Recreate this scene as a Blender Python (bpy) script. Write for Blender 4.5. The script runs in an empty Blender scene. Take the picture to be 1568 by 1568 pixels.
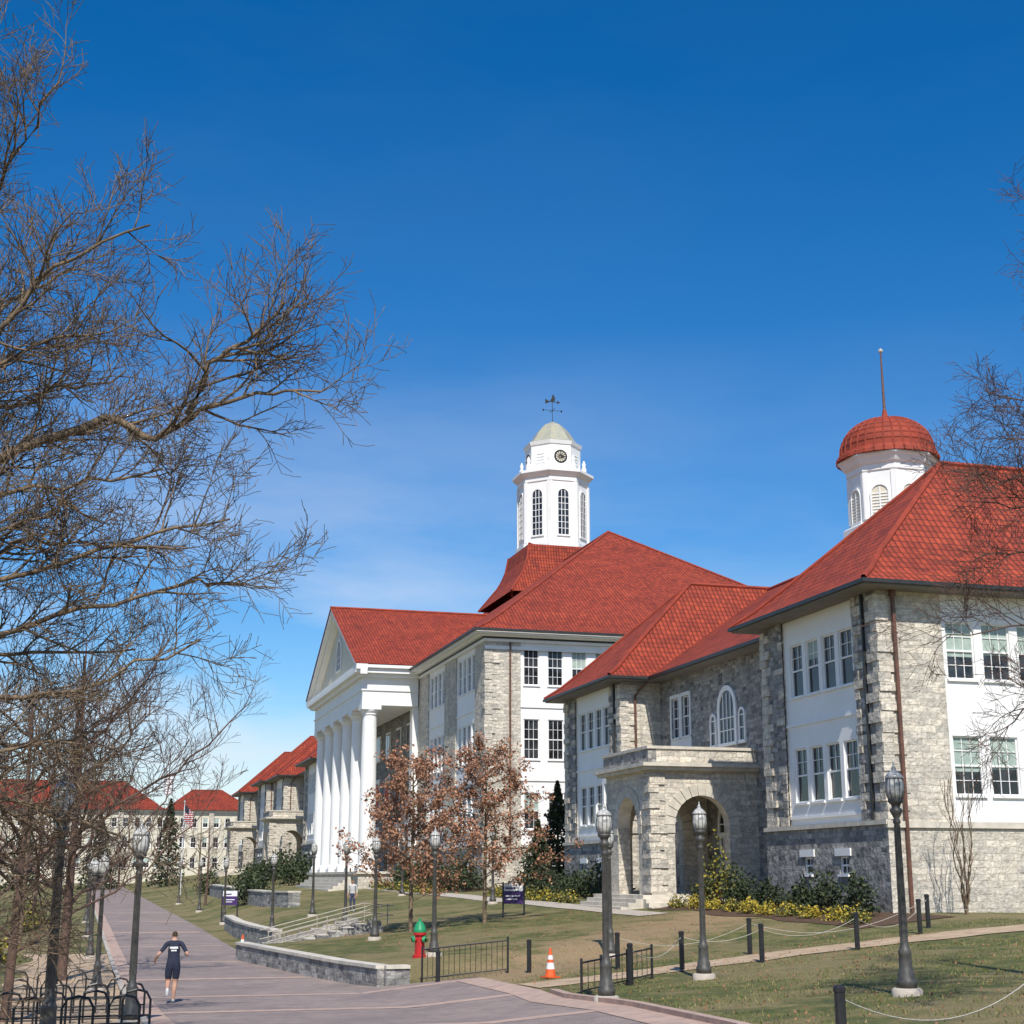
import bpy, math, random, bmesh
from mathutils import Vector, Matrix, noise
R=math.radians
scene=bpy.context.scene
COL=scene.collection
# ------------------------------------------------------------------ materials
def newmat(name):
    m=bpy.data.materials.new(name); m.use_nodes=True
    nt=m.node_tree; b=nt.nodes['Principled BSDF']; return m,nt,b
def ramp(nt,fac,stops):
    r=nt.nodes.new('ShaderNodeValToRGB'); e=r.color_ramp.elements
    while len(e)<len(stops): e.new(0.5)
    for i,(p,c) in enumerate(stops): e[i].position=p; e[i].color=(*c,1)
    nt.links.new(fac,r.inputs[0]); return r.outputs[0]
def noisetex(nt,vec,scale,detail=4,rough=.6):
    n=nt.nodes.new('ShaderNodeTexNoise'); n.inputs['Scale'].default_value=scale
    n.inputs['Detail'].default_value=detail; n.inputs['Roughness'].default_value=rough
    if vec is not None: nt.links.new(vec,n.inputs['Vector'])
    return n.outputs['Fac']
def mixc(nt,fac,a,b,mode='MIX'):
    m=nt.nodes.new('ShaderNodeMix'); m.data_type='RGBA'; m.blend_type=mode
    for s,v in ((0,fac),(6,a),(7,b)):
        if isinstance(v,(int,float)): m.inputs[s].default_value=v
        elif isinstance(v,tuple): m.inputs[s].default_value=(*v,1)
        else: nt.links.new(v,m.inputs[s])
    return m.outputs[2]
def mth(nt,op,a,b=None,c=None):
    m=nt.nodes.new('ShaderNodeMath'); m.operation=op
    for i,v in enumerate((a,b,c)):
        if v is None: continue
        if isinstance(v,(int,float)): m.inputs[i].default_value=v
        else: nt.links.new(v,m.inputs[i])
    return m.outputs[0]
def bump(nt,b,h,strength,dist):
    n=nt.nodes.new('ShaderNodeBump'); n.inputs['Strength'].default_value=strength; n.inputs['Distance'].default_value=dist
    nt.links.new(h,n.inputs['Height']); nt.links.new(n.outputs[0],b.inputs['Normal'])
def simple(name,c1,c2=None,scale=4,rough=.8,bs=0,bd=.02,bscale=None,metal=0,lo=.35,hi=.65):
    m,nt,b=newmat(name); b.inputs['Roughness'].default_value=rough; b.inputs['Metallic'].default_value=metal
    tc=nt.nodes.new('ShaderNodeTexCoord').outputs['Object']
    if c2 is None: c2=tuple(x*.8 for x in c1)
    f=noisetex(nt,tc,scale,2); nt.links.new(ramp(nt,f,[(lo,c1),(hi,c2)]),b.inputs['Base Color'])
    if bs: bump(nt,b,noisetex(nt,tc,bscale or scale*3,2),bs,bd)
    return m
def stonemat(name,ca,cb,cc,mortar,bw=.62,rh=.24,bs=.9):
    m,nt,b=newmat(name); b.inputs['Roughness'].default_value=.9
    tc=nt.nodes.new('ShaderNodeTexCoord').outputs['Object']
    sp=nt.nodes.new('ShaderNodeSeparateXYZ'); nt.links.new(tc,sp.inputs[0])
    cb_=nt.nodes.new('ShaderNodeCombineXYZ'); nt.links.new(mth(nt,'ADD',sp.outputs[0],sp.outputs[1]),cb_.inputs[0]); nt.links.new(sp.outputs[2],cb_.inputs[1])
    nz=nt.nodes.new('ShaderNodeTexNoise'); nz.inputs['Scale'].default_value=1.6; nt.links.new(tc,nz.inputs['Vector'])
    mx=nt.nodes.new('ShaderNodeVectorMath'); mx.operation='MULTIPLY_ADD'; nt.links.new(nz.outputs['Color'],mx.inputs[0])
    mx.inputs[1].default_value=(.25,.2,0); nt.links.new(cb_.outputs[0],mx.inputs[2])
    br=nt.nodes.new('ShaderNodeTexBrick'); nt.links.new(mx.outputs[0],br.inputs['Vector'])
    br.inputs['Scale'].default_value=1; br.inputs['Brick Width'].default_value=bw; br.inputs['Row Height'].default_value=rh
    br.inputs['Mortar Size'].default_value=.014; br.inputs['Mortar Smooth'].default_value=.3; br.offset_frequency=2; br.squash=.6; br.squash_frequency=3
    br.inputs['Color1'].default_value=(*ca,1); br.inputs['Color2'].default_value=(*cb,1); br.inputs['Mortar'].default_value=(*mortar,1)
    f=noisetex(nt,tc,1.9,3); col=mixc(nt,ramp(nt,f,[(.45,(0,0,0)),(.62,(1,1,1))]),br.outputs['Color'],cc)
    col=mixc(nt,.5,col,br.outputs['Color'])
    f2=noisetex(nt,tc,7,4); col=mixc(nt,.6,col,ramp(nt,f2,[(.3,(.5,.5,.5)),(.7,(1.3,1.3,1.3))]),'MULTIPLY')
    # soft vertical weather streaks
    st=nt.nodes.new('ShaderNodeMapping'); st.inputs['Scale'].default_value=(1.2,1.2,.12); nt.links.new(tc,st.inputs[0])
    col=mixc(nt,.45,col,ramp(nt,noisetex(nt,st.outputs[0],1,3),[(.35,(.72,.72,.74)),(.55,(1.08,1.06,1.04))]),'MULTIPLY')
    nt.links.new(col,b.inputs['Base Color'])
    bump(nt,b,mth(nt,'SUBTRACT',noisetex(nt,tc,4.5,4,.6),br.outputs['Fac']),bs,.11)
    return m
def roofmat(name):
    m,nt,b=newmat(name); b.inputs['Roughness'].default_value=.8
    uv=nt.nodes.new('ShaderNodeTexCoord').outputs['UV']
    br=nt.nodes.new('ShaderNodeTexBrick'); nt.links.new(uv,br.inputs['Vector']); br.offset=0
    br.inputs['Scale'].default_value=1; br.inputs['Brick Width'].default_value=.27; br.inputs['Row Height'].default_value=.38
    br.inputs['Mortar Size'].default_value=.026; br.inputs['Mortar Smooth'].default_value=.8
    br.inputs['Color1'].default_value=(.40,.054,.020,1); br.inputs['Color2'].default_value=(.24,.032,.013,1); br.inputs['Mortar'].default_value=(.09,.014,.008,1)
    f=noisetex(nt,uv,.5,5,.7); col=mixc(nt,.8,br.outputs['Color'],ramp(nt,f,[(.3,(.60,.58,.6)),(.5,(.95,.95,.95)),(.7,(1.15,1.35,1.3))]),'MULTIPLY')
    nt.links.new(col,b.inputs['Base Color'])
    w=nt.nodes.new('ShaderNodeTexWave'); w.wave_type='BANDS'; w.bands_direction='X'; w.inputs['Scale'].default_value=1/.27*.314; nt.links.new(uv,w.inputs['Vector'])
    bump(nt,b,mth(nt,'SUBTRACT',w.outputs['Fac'],br.outputs['Fac']),.8,.06); return m
stone=stonemat('stone_ashlar',(.76,.69,.57),(.46,.43,.37),(.64,.57,.46),(.62,.57,.48))
stone_d=stonemat('stone_rubble_shaded',(.48,.46,.42),(.13,.13,.13),(.33,.31,.28),(.34,.33,.31),bw=.5,rh=.2,bs=1)  # dark rubble; quad-facing walls get their shade from this colour, retaining walls reuse it
white=simple('white_paint',(.87,.86,.83),(.82,.81,.78),.7,.55)
cream=simple('cream_paint',(.70,.65,.52),(.64,.59,.47),.7,.7)
def glassmat():
    m,nt,b=newmat('window_glass'); tc=nt.nodes.new('ShaderNodeTexCoord').outputs['Object']
    nt.links.new(ramp(nt,noisetex(nt,tc,1.1,2),[(.4,(.010,.012,.014)),(.66,(.05,.055,.06))]),b.inputs['Base Color'])
    b.inputs['Roughness'].default_value=.08; bump(nt,b,noisetex(nt,tc,1.5,2),.15,.02); return m
glass=glassmat()
dark=simple('dark_metal',(.02,.022,.022),(.035,.035,.033),6,.45)
roofm=roofmat('red_tile')
blind=simple('window_blind',(.42,.50,.44),(.3,.38,.33),2,.5)
lime=simple('limestone',(.66,.60,.50),(.50,.46,.38),2,.85,.3,.02)
pipe=simple('brown_pipe',(.16,.07,.045),(.1,.05,.035),3,.5)
copper=simple('grey_dome_metal',(.33,.33,.27),(.40,.38,.27),1.5,.5)
shade=simple('dark_interior',(.03,.03,.03),(.05,.045,.04),2,.9)
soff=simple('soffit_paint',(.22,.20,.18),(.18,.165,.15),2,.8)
domet=simple('red_dome_tile',(.32,.046,.02),(.22,.034,.016),1.6,.8)
BM=[stone,stone_d,white,glass,dark,roofm,blind,lime,pipe,copper,shade,cream,soff,domet]
ST,SD,WH,GL,DK,RF,BL,LI,PI,CU,SH,CR,SO,DO=range(14)
# ------------------------------------------------------------------ builder
class MB:
    def __init__(s): s.v=[];s.f=[];s.m=[];s.uv=[]
    def face(s,pts,mat=0,uv=None):
        n=len(s.v); s.v.extend([tuple(p) for p in pts]); s.f.append(tuple(range(n,n+len(pts)))); s.m.append(mat); s.uv.append(uv)
    def box8(s,c,mat):
        n=len(s.v); s.v.extend([tuple(p) for p in c])
        for q in ((0,3,2,1),(4,5,6,7),(0,1,5,4),(1,2,6,5),(2,3,7,6),(3,0,4,7)):
            s.f.append(tuple(n+i for i in q)); s.m.append(mat); s.uv.append(None)
    def box(s,x0,x1,y0,y1,z0,z1,mat=0):
        s.box8([(x0,y0,z0),(x1,y0,z0),(x1,y1,z0),(x0,y1,z0),(x0,y0,z1),(x1,y0,z1),(x1,y1,z1),(x0,y1,z1)],mat)
    def fbox(s,F,u0,u1,n0,n1,z0,z1,mat=0):
        P=lambda u,n,z: F[0]+F[1]*u+F[2]*n+Vector((0,0,z))
        s.box8([P(u0,n0,z0),P(u1,n0,z0),P(u1,n1,z0),P(u0,n1,z0),P(u0,n0,z1),P(u1,n0,z1),P(u1,n1,z1),P(u0,n1,z1)],mat)
    def lathe(s,prof,sides,c=(0,0,0),mat=0,rot=0,cap=True):
        n=len(s.v); cx,cy,cz=c
        for r,z in prof:
            for k in range(sides):
                a=rot+2*math.pi*k/sides; s.v.append((cx+r*math.cos(a),cy+r*math.sin(a),cz+z))
        for i in range(len(prof)-1):
            for k in range(sides):
                a=n+i*sides+k; b=n+i*sides+(k+1)%sides
                s.f.append((a,b,b+sides,a+sides)); s.m.append(mat); s.uv.append(None)
        if cap:
            s.f.append(tuple(n+(len(prof)-1)*sides+k for k in range(sides))); s.m.append(mat); s.uv.append(None)
            s.f.append(tuple(n+k for k in reversed(range(sides)))); s.m.append(mat); s.uv.append(None)
    def tube(s,pts,rad,sides=4,mat=0):
        n=len(s.v); N=len(pts)
        for i in range(N):
            d=(pts[min(i+1,N-1)]-pts[max(i-1,0)])
            ax=Vector((0,0,1)) if abs(d.z)<.9*d.length else Vector((1,0,0))
            a=d.cross(ax).normalized(); b=d.cross(a).normalized(); r=rad[i] if not isinstance(rad,float) else rad
            for k in range(sides):
                t=2*math.pi*k/sides; q=pts[i]+a*(r*math.cos(t))+b*(r*math.sin(t)); s.v.append((q.x,q.y,q.z))
        for i in range(N-1):
            for k in range(sides):
                a=n+i*sides+k; b=n+i*sides+(k+1)%sides
                s.f.append((a,b,b+sides,a+sides)); s.m.append(mat); s.uv.append(None)
    def roof(s,pts,mat=RF):
        p=[Vector(q) for q in pts]; nn=(p[1]-p[0]).cross(p[2]-p[0])
        if nn.length<1e-6: nn=(p[2]-p[0]).cross(p[3]-p[0])
        nn.normalize()
        if nn.z<0: nn=-nn
        h=Vector((0,0,1)).cross(nn); h=h.normalized() if h.length>1e-4 else Vector((1,0,0)); t=nn.cross(h)
        s.face(p,mat,[(q.dot(h),q.dot(t)) for q in p])
    def mesh(s,name,mats,smooth=False):
        me=bpy.data.meshes.new(name); me.from_pydata(s.v,[],s.f)
        for m in mats: me.materials.append(m)
        me.polygons.foreach_set('material_index',s.m)
        if any(u for u in s.uv):
            ul=me.uv_layers.new(name='UVMap'); li=0
            for f,u in zip(s.f,s.uv):
                for j in range(len(f)):
                    if u: ul.data[li].uv=u[j]
                    li+=1
        if smooth: me.polygons.foreach_set('use_smooth',[True]*len(me.polygons))
        me.update(); return me
def obj(name,me,parent=None,loc=(0,0,0),rz=0,sc=1):
    o=bpy.data.objects.new(name,me); COL.objects.link(o); o.location=loc; o.rotation_euler=(0,0,rz); o.scale=(sc,)*3
    if parent: o.parent=parent
    return o
def empty(name,loc=(0,0,0)):
    o=bpy.data.objects.new(name,None); COL.objects.link(o); o.location=loc; return o
V=Vector
def FX(x,y): return (V((x,y,0)),V((0,1,0)),V((-1,0,0)))
def FY(x,y): return (V((x,y,0)),V((1,0,0)),V((0,-1,0)))
def shift(F,n): return (F[0]+F[2]*n,F[1],F[2])
# ------------------------------------------------------------------ building helpers
def window(mb,F,u0,u1,z0,z1,nv=3,nh=4,bl=0,fr=.06,dep=.14,both=True,fm=WH):
    P=lambda u,n,z: F[0]+F[1]*u+F[2]*n+V((0,0,z))
    d=-dep
    zb=z1-(z1-z0)*bl
    if bl>0: mb.face([P(u0,d,zb),P(u1,d,zb),P(u1,d,z1),P(u0,d,z1)],BL)
    if bl<1: mb.face([P(u0,d,z0),P(u1,d,z0),P(u1,d,zb),P(u0,d,zb)],GL)
    a,b=d+.003,d+.07
    mb.fbox(F,u0,u0+fr,a,b,z0,z1,fm); mb.fbox(F,u1-fr,u1,a,b,z0,z1,fm)
    mb.fbox(F,u0+fr,u1-fr,a,b,z0,z0+fr,fm); mb.fbox(F,u0+fr,u1-fr,a,b,z1-fr,z1,fm)
    zm=(z0+z1)/2; mb.fbox(F,u0+fr,u1-fr,a,b-.01,zm-.035,zm+.035,fm)
    w=(u1-u0-2*fr)/nv
    for i in range(1,nv):
        mb.fbox(F,u0+fr+w*i-.013,u0+fr+w*i+.013,a,b-.03,(z0 if both else zm)+fr,z1-fr,fm)
    for j in range(1,nh):
        z=z0+(z1-z0)*j/nh
        if abs(z-zm)<.05 or (not both and z<zm): continue
        mb.fbox(F,u0+fr,u1-fr,a,b-.034,z-.013,z+.013,fm)
    mb.fbox(F,u0-.06,u1+.06,.001,.09,z0-.09,z0-.002,WH)
def wallseg(mb,F,u0,u1,z0,z1,ops,mat,dep=.14):
    P=lambda u,n,z: F[0]+F[1]*u+F[2]*n+V((0,0,z))
    us=sorted({u0,u1,*[o[0] for o in ops],*[o[1] for o in ops]}); zs=sorted({z0,z1,*[o[2] for o in ops],*[o[3] for o in ops]})
    for i in range(len(us)-1):
        for j in range(len(zs)-1):
            uc=(us[i]+us[i+1])/2; zc=(zs[j]+zs[j+1])/2
            if any(o[0]<uc<o[1] and o[2]<zc<o[3] for o in ops): continue
            mb.face([P(us[i],0,zs[j]),P(us[i+1],0,zs[j]),P(us[i+1],0,zs[j+1]),P(us[i],0,zs[j+1])],mat)
    for o in ops:
        a,b,c,e=o[:4]
        for q in (((a,c),(a,e)),((b,c),(b,e)),((a,c),(b,c)),((a,e),(b,e))):
            mb.face([P(q[0][0],0,q[0][1]),P(q[1][0],0,q[1][1]),P(q[1][0],-dep,q[1][1]),P(q[0][0],-dep,q[0][1])],mat)
def winrow(rng,ops,u,w,step,n,z0,z1):
    for i in range(n): ops.append((u+i*step,u+i*step+w,z0,z1))
def bayfull(mb,F,u0,u1,z0,z1,ops,rng,nv=3,nh=4,blp=.3,mat=WH,both=True):
    wallseg(mb,F,u0,u1,z0,z1,ops,mat)
    for o in ops:
        bl=rng.choice([.5,.35,.6]) if rng.random()<blp else 0
        window(mb,F,o[0],o[1],o[2],o[3],nv,nh,bl,both=both)
def quoins(mb,x,y,z0,z1,sx,sy,rng,mat=ST,a=.8,b=.45,h=.34):
    z=z0;i=0
    while z<z1-.05:
        hh=min(h*rng.uniform(.8,1.25),z1-z); lx,ly=(a,b) if i%2 else (b,a); p=rng.uniform(.03,.11); q=rng.uniform(.03,.11)
        xa,xb=sorted((x-sx*p,x+sx*lx*rng.uniform(.8,1.2))); ya,yb=sorted((y-sy*q,y+sy*ly*rng.uniform(.8,1.2)))
        mb.box(xa,xb,ya,yb,z+.008,z+hh-.008,mat); z+=hh;i+=1
def hiproof(mb,levels):
    for (a,b) in zip(levels[:-1],levels[1:]):
        c=lambda l:[(l[0],l[2],l[4]),(l[1],l[2],l[4]),(l[1],l[3],l[4]),(l[0],l[3],l[4])]
        A,B=c(a),c(b)
        for k in range(4):
            k2=(k+1)%4; pts=[A[k],A[k2],B[k2],B[k]]
            if (V(B[k])-V(B[k2])).length<1e-4: pts=pts[:3]
            mb.roof(pts)
    for k in range(4):
        pts=[]
        for l in levels: pts.append(V([(l[0],l[2],l[4]+.03),(l[1],l[2],l[4]+.03),(l[1],l[3],l[4]+.03),(l[0],l[3],l[4]+.03)][k]))
        mb.tube(pts,.11,6,DO)
    l=levels[-1]; 
    if abs(l[1]-l[0])+abs(l[3]-l[2])>.1: mb.tube([V((l[0],l[2],l[4]+.03)),V((l[1],l[3],l[4]+.03))],.12,6,DO)
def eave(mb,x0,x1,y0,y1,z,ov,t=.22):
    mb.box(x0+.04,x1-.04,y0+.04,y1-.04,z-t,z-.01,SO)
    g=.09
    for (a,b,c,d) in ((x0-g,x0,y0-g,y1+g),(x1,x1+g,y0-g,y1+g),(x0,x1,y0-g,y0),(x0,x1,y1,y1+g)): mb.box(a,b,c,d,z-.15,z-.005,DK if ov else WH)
def archwin(mb,F,uc,w,z0,zs,nv=3,fr=.1,step=.6,gm=GL):
    P=lambda u,n,z: F[0]+F[1]*u+F[2]*n+V((0,0,z)); r=w/2
    pts=[P(uc-r,.03,z0),P(uc+r,.03,z0)]+[P(uc+r*math.cos(t*math.pi/12),.03,zs+r*math.sin(t*math.pi/12)) for t in range(13)]
    mb.face(pts,gm)
    mb.fbox(F,uc-r-fr,uc-r,0.002,.09,z0,zs,WH); mb.fbox(F,uc+r,uc+r+fr,0.002,.09,z0,zs,WH); mb.fbox(F,uc-r-fr,uc+r+fr,.002,.12,z0-.15,z0,WH)
    for t in range(12):
        a,b=t*math.pi/12,(t+1)*math.pi/12; c=[]
        for n in (.002,.09):
            for (rr,an) in ((r,a),(r,b),(r+fr,b),(r+fr,a)): c.append(P(uc+rr*math.cos(an),n,zs+rr*math.sin(an)))
        mb.box8(c,WH)
    for i in range(1,nv): 
        u=uc-r+w*i/nv; mb.fbox(F,u-.03,u+.03,.032,.07,z0,zs+r*.8,WH)
    z=z0+step
    while z<zs+.1: mb.fbox(F,uc-r,uc+r,.033,.065,z-.025,z+.025,WH); z+=step
def archwall(mb,F,u0,u1,z0,z1,uc,w,zs,th,mat,vous=LI):
    P=lambda u,n,z: F[0]+F[1]*u+F[2]*n+V((0,0,z)); r=w/2; K=16
    arc=[(uc-r*math.cos(i*math.pi/K),zs+r*math.sin(i*math.pi/K)) for i in range(K+1)]
    for n in (0,-th):
        mb.face([P(u0,n,z0),P(uc-r,n,z0),P(uc-r,n,zs),P(u0,n,zs)],mat); mb.face([P(uc+r,n,z0),P(u1,n,z0),P(u1,n,zs),P(uc+r,n,zs)],mat)
        for i in range(K):
            a,b=arc[i],arc[i+1]; mb.face([P(a[0],n,a[1]),P(b[0],n,b[1]),P(b[0],n,z1),P(a[0],n,z1)],mat)
        mb.face([P(u0,n,zs),P(uc-r,n,zs),P(uc-r,n,z1),P(u0,n,z1)],mat); mb.face([P(uc+r,n,zs),P(u1,n,zs),P(u1,n,z1),P(uc+r,n,z1)],mat)
    for i in range(K):
        a,b=arc[i],arc[i+1]; mb.face([P(a[0],0,a[1]),P(b[0],0,b[1]),P(b[0],-th,b[1]),P(a[0],-th,a[1])],vous)
    for u in (uc-r,uc+r): mb.face([P(u,0,z0),P(u,-th,z0),P(u,-th,zs),P(u,0,zs)],mat)
    K=13; R2=r+.5
    for i in range(K):
        a=i*math.pi/K+.012; b=(i+1)*math.pi/K-.012; c=[]
        for n in (-.02,.05):
            for (rr,an) in ((r-.01,a),(r-.01,b),(R2,b),(R2,a)): c.append(P(uc+rr*math.cos(an),n,zs+rr*math.sin(an)))
        mb.box8(c,vous)
    for u in (uc-r-.5,uc+r-.01): mb.fbox(F,u,u+.51,-.02,.05,zs-.35,zs-.012,vous)
# ------------------------------------------------------------------ hall
def hall_meshes():
    rng=random.Random(5); mb=MB()
    ZB,ZT,BT=-2.5,10.45,1.88
    XR=50.5
    def wing(a,b):
        F=FX(27.7,a); L=b-a; B0,B1=1.8,L-1.9
        Fb=shift(F,.1)
        ops=[(2.9,3.6,.15,.8),(L-3.9,L-3.2,.15,.8)]
        wallseg(mb,Fb,-.1,L+.1,ZB,BT,ops,SD)
        for o in ops:
            window(mb,Fb,*o[:4],2,2); mb.fbox(Fb,o[0]-.25,o[1]+.25,.002,.06,o[3]+.02,o[3]+.3,WH)
        mb.fbox(F,-.16,L+.16,.0,.2,BT,BT+.16,LI)
        wallseg(mb,F,0,B0,BT,ZT,[],SD); wallseg(mb,F,B1,L,BT,ZT,[],SD)
        ops=[]; w=(B1-B0)
        st=(w-.5)/4
        for z0,z1 in ((2.95,5.1),(7.2,9.35)):
            winrow(rng,ops,B0+.32,1.08,st,4,z0,z1)
        Fw=shift(F,-.1); bayfull(mb,Fw,B0,B1,BT+.16,ZT,ops,rng,2,4,.25,both=False)
        mb.fbox(Fw,B0,B1,.001,.07,6.0,6.12,WH); mb.fbox(Fw,B0,B1,.001,.07,2.3,2.4,WH)
        for u in (B0,B1):
            P=lambda n,z: F[0]+F[1]*u+F[2]*n+V((0,0,z))
            mb.face([P(0,BT),P(-.1,BT),P(-.1,ZT),P(0,ZT)],ST)
        mb.fbox(F,B0-.9,B0-.8,.01,.11,BT,ZT,DK)
        for yy,s in ((a,1),(b,-1)): quoins(mb,27.7,yy,BT+.17,ZT-.2,1,s,rng)
        z=BT+.17;i=0
        while z<ZT-.4:
            hh=rng.uniform(.26,.42); l=.35 if i%2 else .7
            mb.fbox(F,B0-l,B0+.0,-.05,rng.uniform(.02,.09),z+.01,z+hh-.01,ST if i%3 else SD); mb.fbox(F,B1,B1+l,-.05,rng.uniform(.02,.09),z+.01,z+hh-.01,SD if i%3 else ST); z+=hh;i+=1
    A0,A1,C0,C1=47.8,57.5,75.2,84.9
    wing(A0,A1); wing(C0,C1)
    F=FY(27.7,A0); L=XR-27.7; Fb=shift(F,.1)
    wallseg(mb,Fb,-.1,L,ZB,BT-.12,[],ST); mb.fbox(F,-.16,L,0,.2,BT-.12,BT+.1,LI)
    segs=[(0,2.7),(8.9,13.9),(20.1,L)]
    for s in segs: wallseg(mb,F,s[0],s[1],BT,ZT,[],ST)
    for b0 in (2.7,13.9):
        ops=[]
        for z0,z1 in ((2.95,5.1),(7.2,9.35)): winrow(rng,ops,b0+.2,1.2,1.55,4,z0,z1)
        Fw=shift(F,-.1); wallseg(mb,Fw,b0,b0+6.2,BT+.1,ZT,ops,WH)
        for i,o in enumerate(ops): window(mb,Fw,*o[:4],3,4,(.6,.55,.5,0)[i%4])
        for u in (b0,b0+6.2):
            P=lambda n,z: F[0]+F[1]*u+F[2]*n+V((0,0,z))
            mb.face([P(0,BT),P(-.1,BT),P(-.1,ZT),P(0,ZT)],ST)
    mb.fbox(F,.55,.67,.12,.24,ZB,ZT-.2,PI); mb.fbox(F,.5,.72,.1,.25,ZT-.3,ZT,PI)
    wallseg(mb,FY(27.7,C0),0,2.3,ZB,ZT,[],ST); wallseg(mb,FY(27.7,A1),0,2.3,ZB,ZT,[],ST)
    wallseg(mb,FY(27.7,C1),0,L,ZB,ZT,[],ST); wallseg(mb,FX(XR,A0),0,C1-A0,ZB,ZT,[],ST)
    F=FX(30,A1); L=C0-A1; ops=[]
    for u in (1.3,2.7,13.6,15.0):
        for z0,z1 in ((2.95,5.1),(7.2,9.3)): ops.append((u,u+1.05,z0,z1))
    ops.append((7.6,8.7,-.7,1.9)); ops.append((9.0,10.1,-.7,1.9))
    wallseg(mb,F,0,L,ZB,ZT,ops,SD)
    for o in ops:
        window(mb,F,*o[:4],2,4,.0)
        for a,b in ((o[0]-.16,o[0]),(o[1],o[1]+.16)): mb.fbox(F,a,b,.002,.05,o[2],o[3]+.18,WH)
        mb.fbox(F,o[0],o[1],.002,.05,o[3],o[3]+.2,WH)
        if o[2]>5: mb.fbox(F,o[0]-.16,o[1]+.16,.002,.04,5.3,o[2]-.1,WH)
    archwin(mb,F,L/2,1.7,6.4,8.1,4,.25)
    archwin(mb,F,L/2-1.7,.5,6.4,7.6,1,.12); archwin(mb,F,L/2+1.7,.5,6.4,7.6,1,.12)
    archwin(mb,F,L/2,2.6,2.15,2.5,4,.2,.4)
    walls=mb.mesh('hall_walls',BM)
    mb=MB(); X0,X1,Y0,Y1=24.7,30,63.4,69.3; Z1=4.75
    archwall(mb,FY(X0,Y0),0,X1-X0,-1.6,Z1,(X1-X0)/2-.15,2.7,2.35,.6,ST)
    archwall(mb,FX(X0,Y0),0.6,Y1-Y0,-1.6,Z1,(Y1-Y0)/2,2.7,2.35,.6,ST)
    archwall(mb,FY(X0,Y1+0.0),0.6,X1-X0,-1.6,Z1,(X1-X0)/2,2.7,2.35,.6,ST)
    mb.face([(X0,Y0,-1.6),(X0,Y0+.6,-1.6),(X0,Y0+.6,Z1),(X0,Y0,Z1)],ST)
    mb.box(X0-.0,X1,Y0,Y1,Z1+.001,Z1+.05,LI)
    mb.box(X0-.35,X1-.01,Y0-.35,Y1+.35,Z1+.05,Z1+.2,LI); mb.box(X0-.5,X1-.01,Y0-.5,Y1+.5,Z1+.2,Z1+.36,LI)
    for (a,b,c,d) in ((X0-.1,X0+.3,Y0-.1,Y1+.1),(X0+.3,X1-.01,Y0-.1,Y0+.3),(X0+.3,X1-.01,Y1-.3,Y1+.1)): 
        mb.box(a,b,c,d,Z1+.36,Z1+1.0,SD if c<Y0 and d>Y1 else ST)  # quad-facing parapet takes the darker stone, shade painted into its colour
    for (a,b,c,d) in ((X0-.17,X0+.37,Y0-.17,Y1+.17),(X0+.37,X1-.01,Y0-.17,Y0+.37),(X0+.37,X1-.01,Y1-.37,Y1+.17)):
        mb.box(a,b,c,d,Z1+1.0,Z1+1.13,LI)
    mb.box(X0-.6,X1,Y0-.4,Y1+.4,-1.8,-.72,LI)
    for i in range(3): mb.box(X0-.6-.35*(i+1),X0-.6-.35*i,Y0-.4,Y1+.4,-1.8,-.72-.17*(i+1),LI)
    for i in range(3): mb.box(X0-.6,X1-.6,Y0-.4-.35*(i+1),Y0-.4-.35*i,-1.8,-.72-.17*(i+1),LI)
    quoins(mb,X0,Y0,-1.4,Z1-.15,1,1,rng,ST,.75,.4,.36)
    porch=mb.mesh('hall_porch',BM)
    mb=MB()
    for a,b in ((A0,A1),(C0,C1)):
        m=(a+b)/2
        eave(mb,26.7,51.5,a-1,b+1,10.6,True)
        hiproof(mb,[(26.7,51.5,a-1,b+1,10.6),(27.5,50.7,a-.2,b+.2,11.15),(28.6,49.6,a+.9,b-.9,12.15),(34,44.2,m,m,17.05)])
    m0=(A0+A1)/2; m1=(C0+C1)/2
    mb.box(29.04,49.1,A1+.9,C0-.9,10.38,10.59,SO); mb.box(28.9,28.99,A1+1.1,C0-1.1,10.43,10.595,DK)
    mb.roof([(29,m0,10.6),(29,m1,10.6),(30.3,m1,11.35),(30.3,m0,11.35)]); mb.roof([(30.3,m0,11.35),(30.3,m1,11.35),(39.1,m1,16.95),(39.1,m0,16.95)])
    mb.roof([(49.2,m0,10.6),(49.2,m1,10.6),(39.1,m1,16.95),(39.1,m0,16.95)])
    mb.tube([V((39.1,m0,16.98)),V((39.1,m1,16.98))],.12,6,DO)
    mb.tube([V((29.0,58.4,10.3)),V((29.4,58.0,9.9)),V((29.9,57.65,9.6)),V((29.9,57.65,-1.5))],.07,6,DK)
    mb.tube([V((28.9,74.3,10.3)),V((28.6,74.8,9.9)),V((28.5,75.1,9.6)),V((28.5,75.1,5))],.07,6,PI)
    roof=mb.mesh('hall_roof',BM)
    mb=MB(); c=(39.65,66.3,0)
    r8=math.pi/8
    mb.lathe([(2.5,14.5),(2.5,17.6),(2.35,17.7),(2.12,17.8),(2.12,20.4),(2.2,20.45),(2.2,20.75),(2.35,20.85),(2.5,21.1),(2.62,21.2),(2.62,21.32)],8,c,WH,r8)
    for k in range(8):
        an=k*math.pi/4; n=V((math.cos(an),math.sin(an),0)); t=V((-n.y,n.x,0)); 
        F=(V((c[0],c[1],0))+n*1.96,t,n)
        archwin(mb,F,0,.85,17.9,19.2,2,.08,.16,CR); mb.fbox(F,-.82,-.62,.002,.07,17.9,20.35,WH); mb.fbox(F,.62,.82,.002,.07,17.9,20.35,WH)
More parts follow.
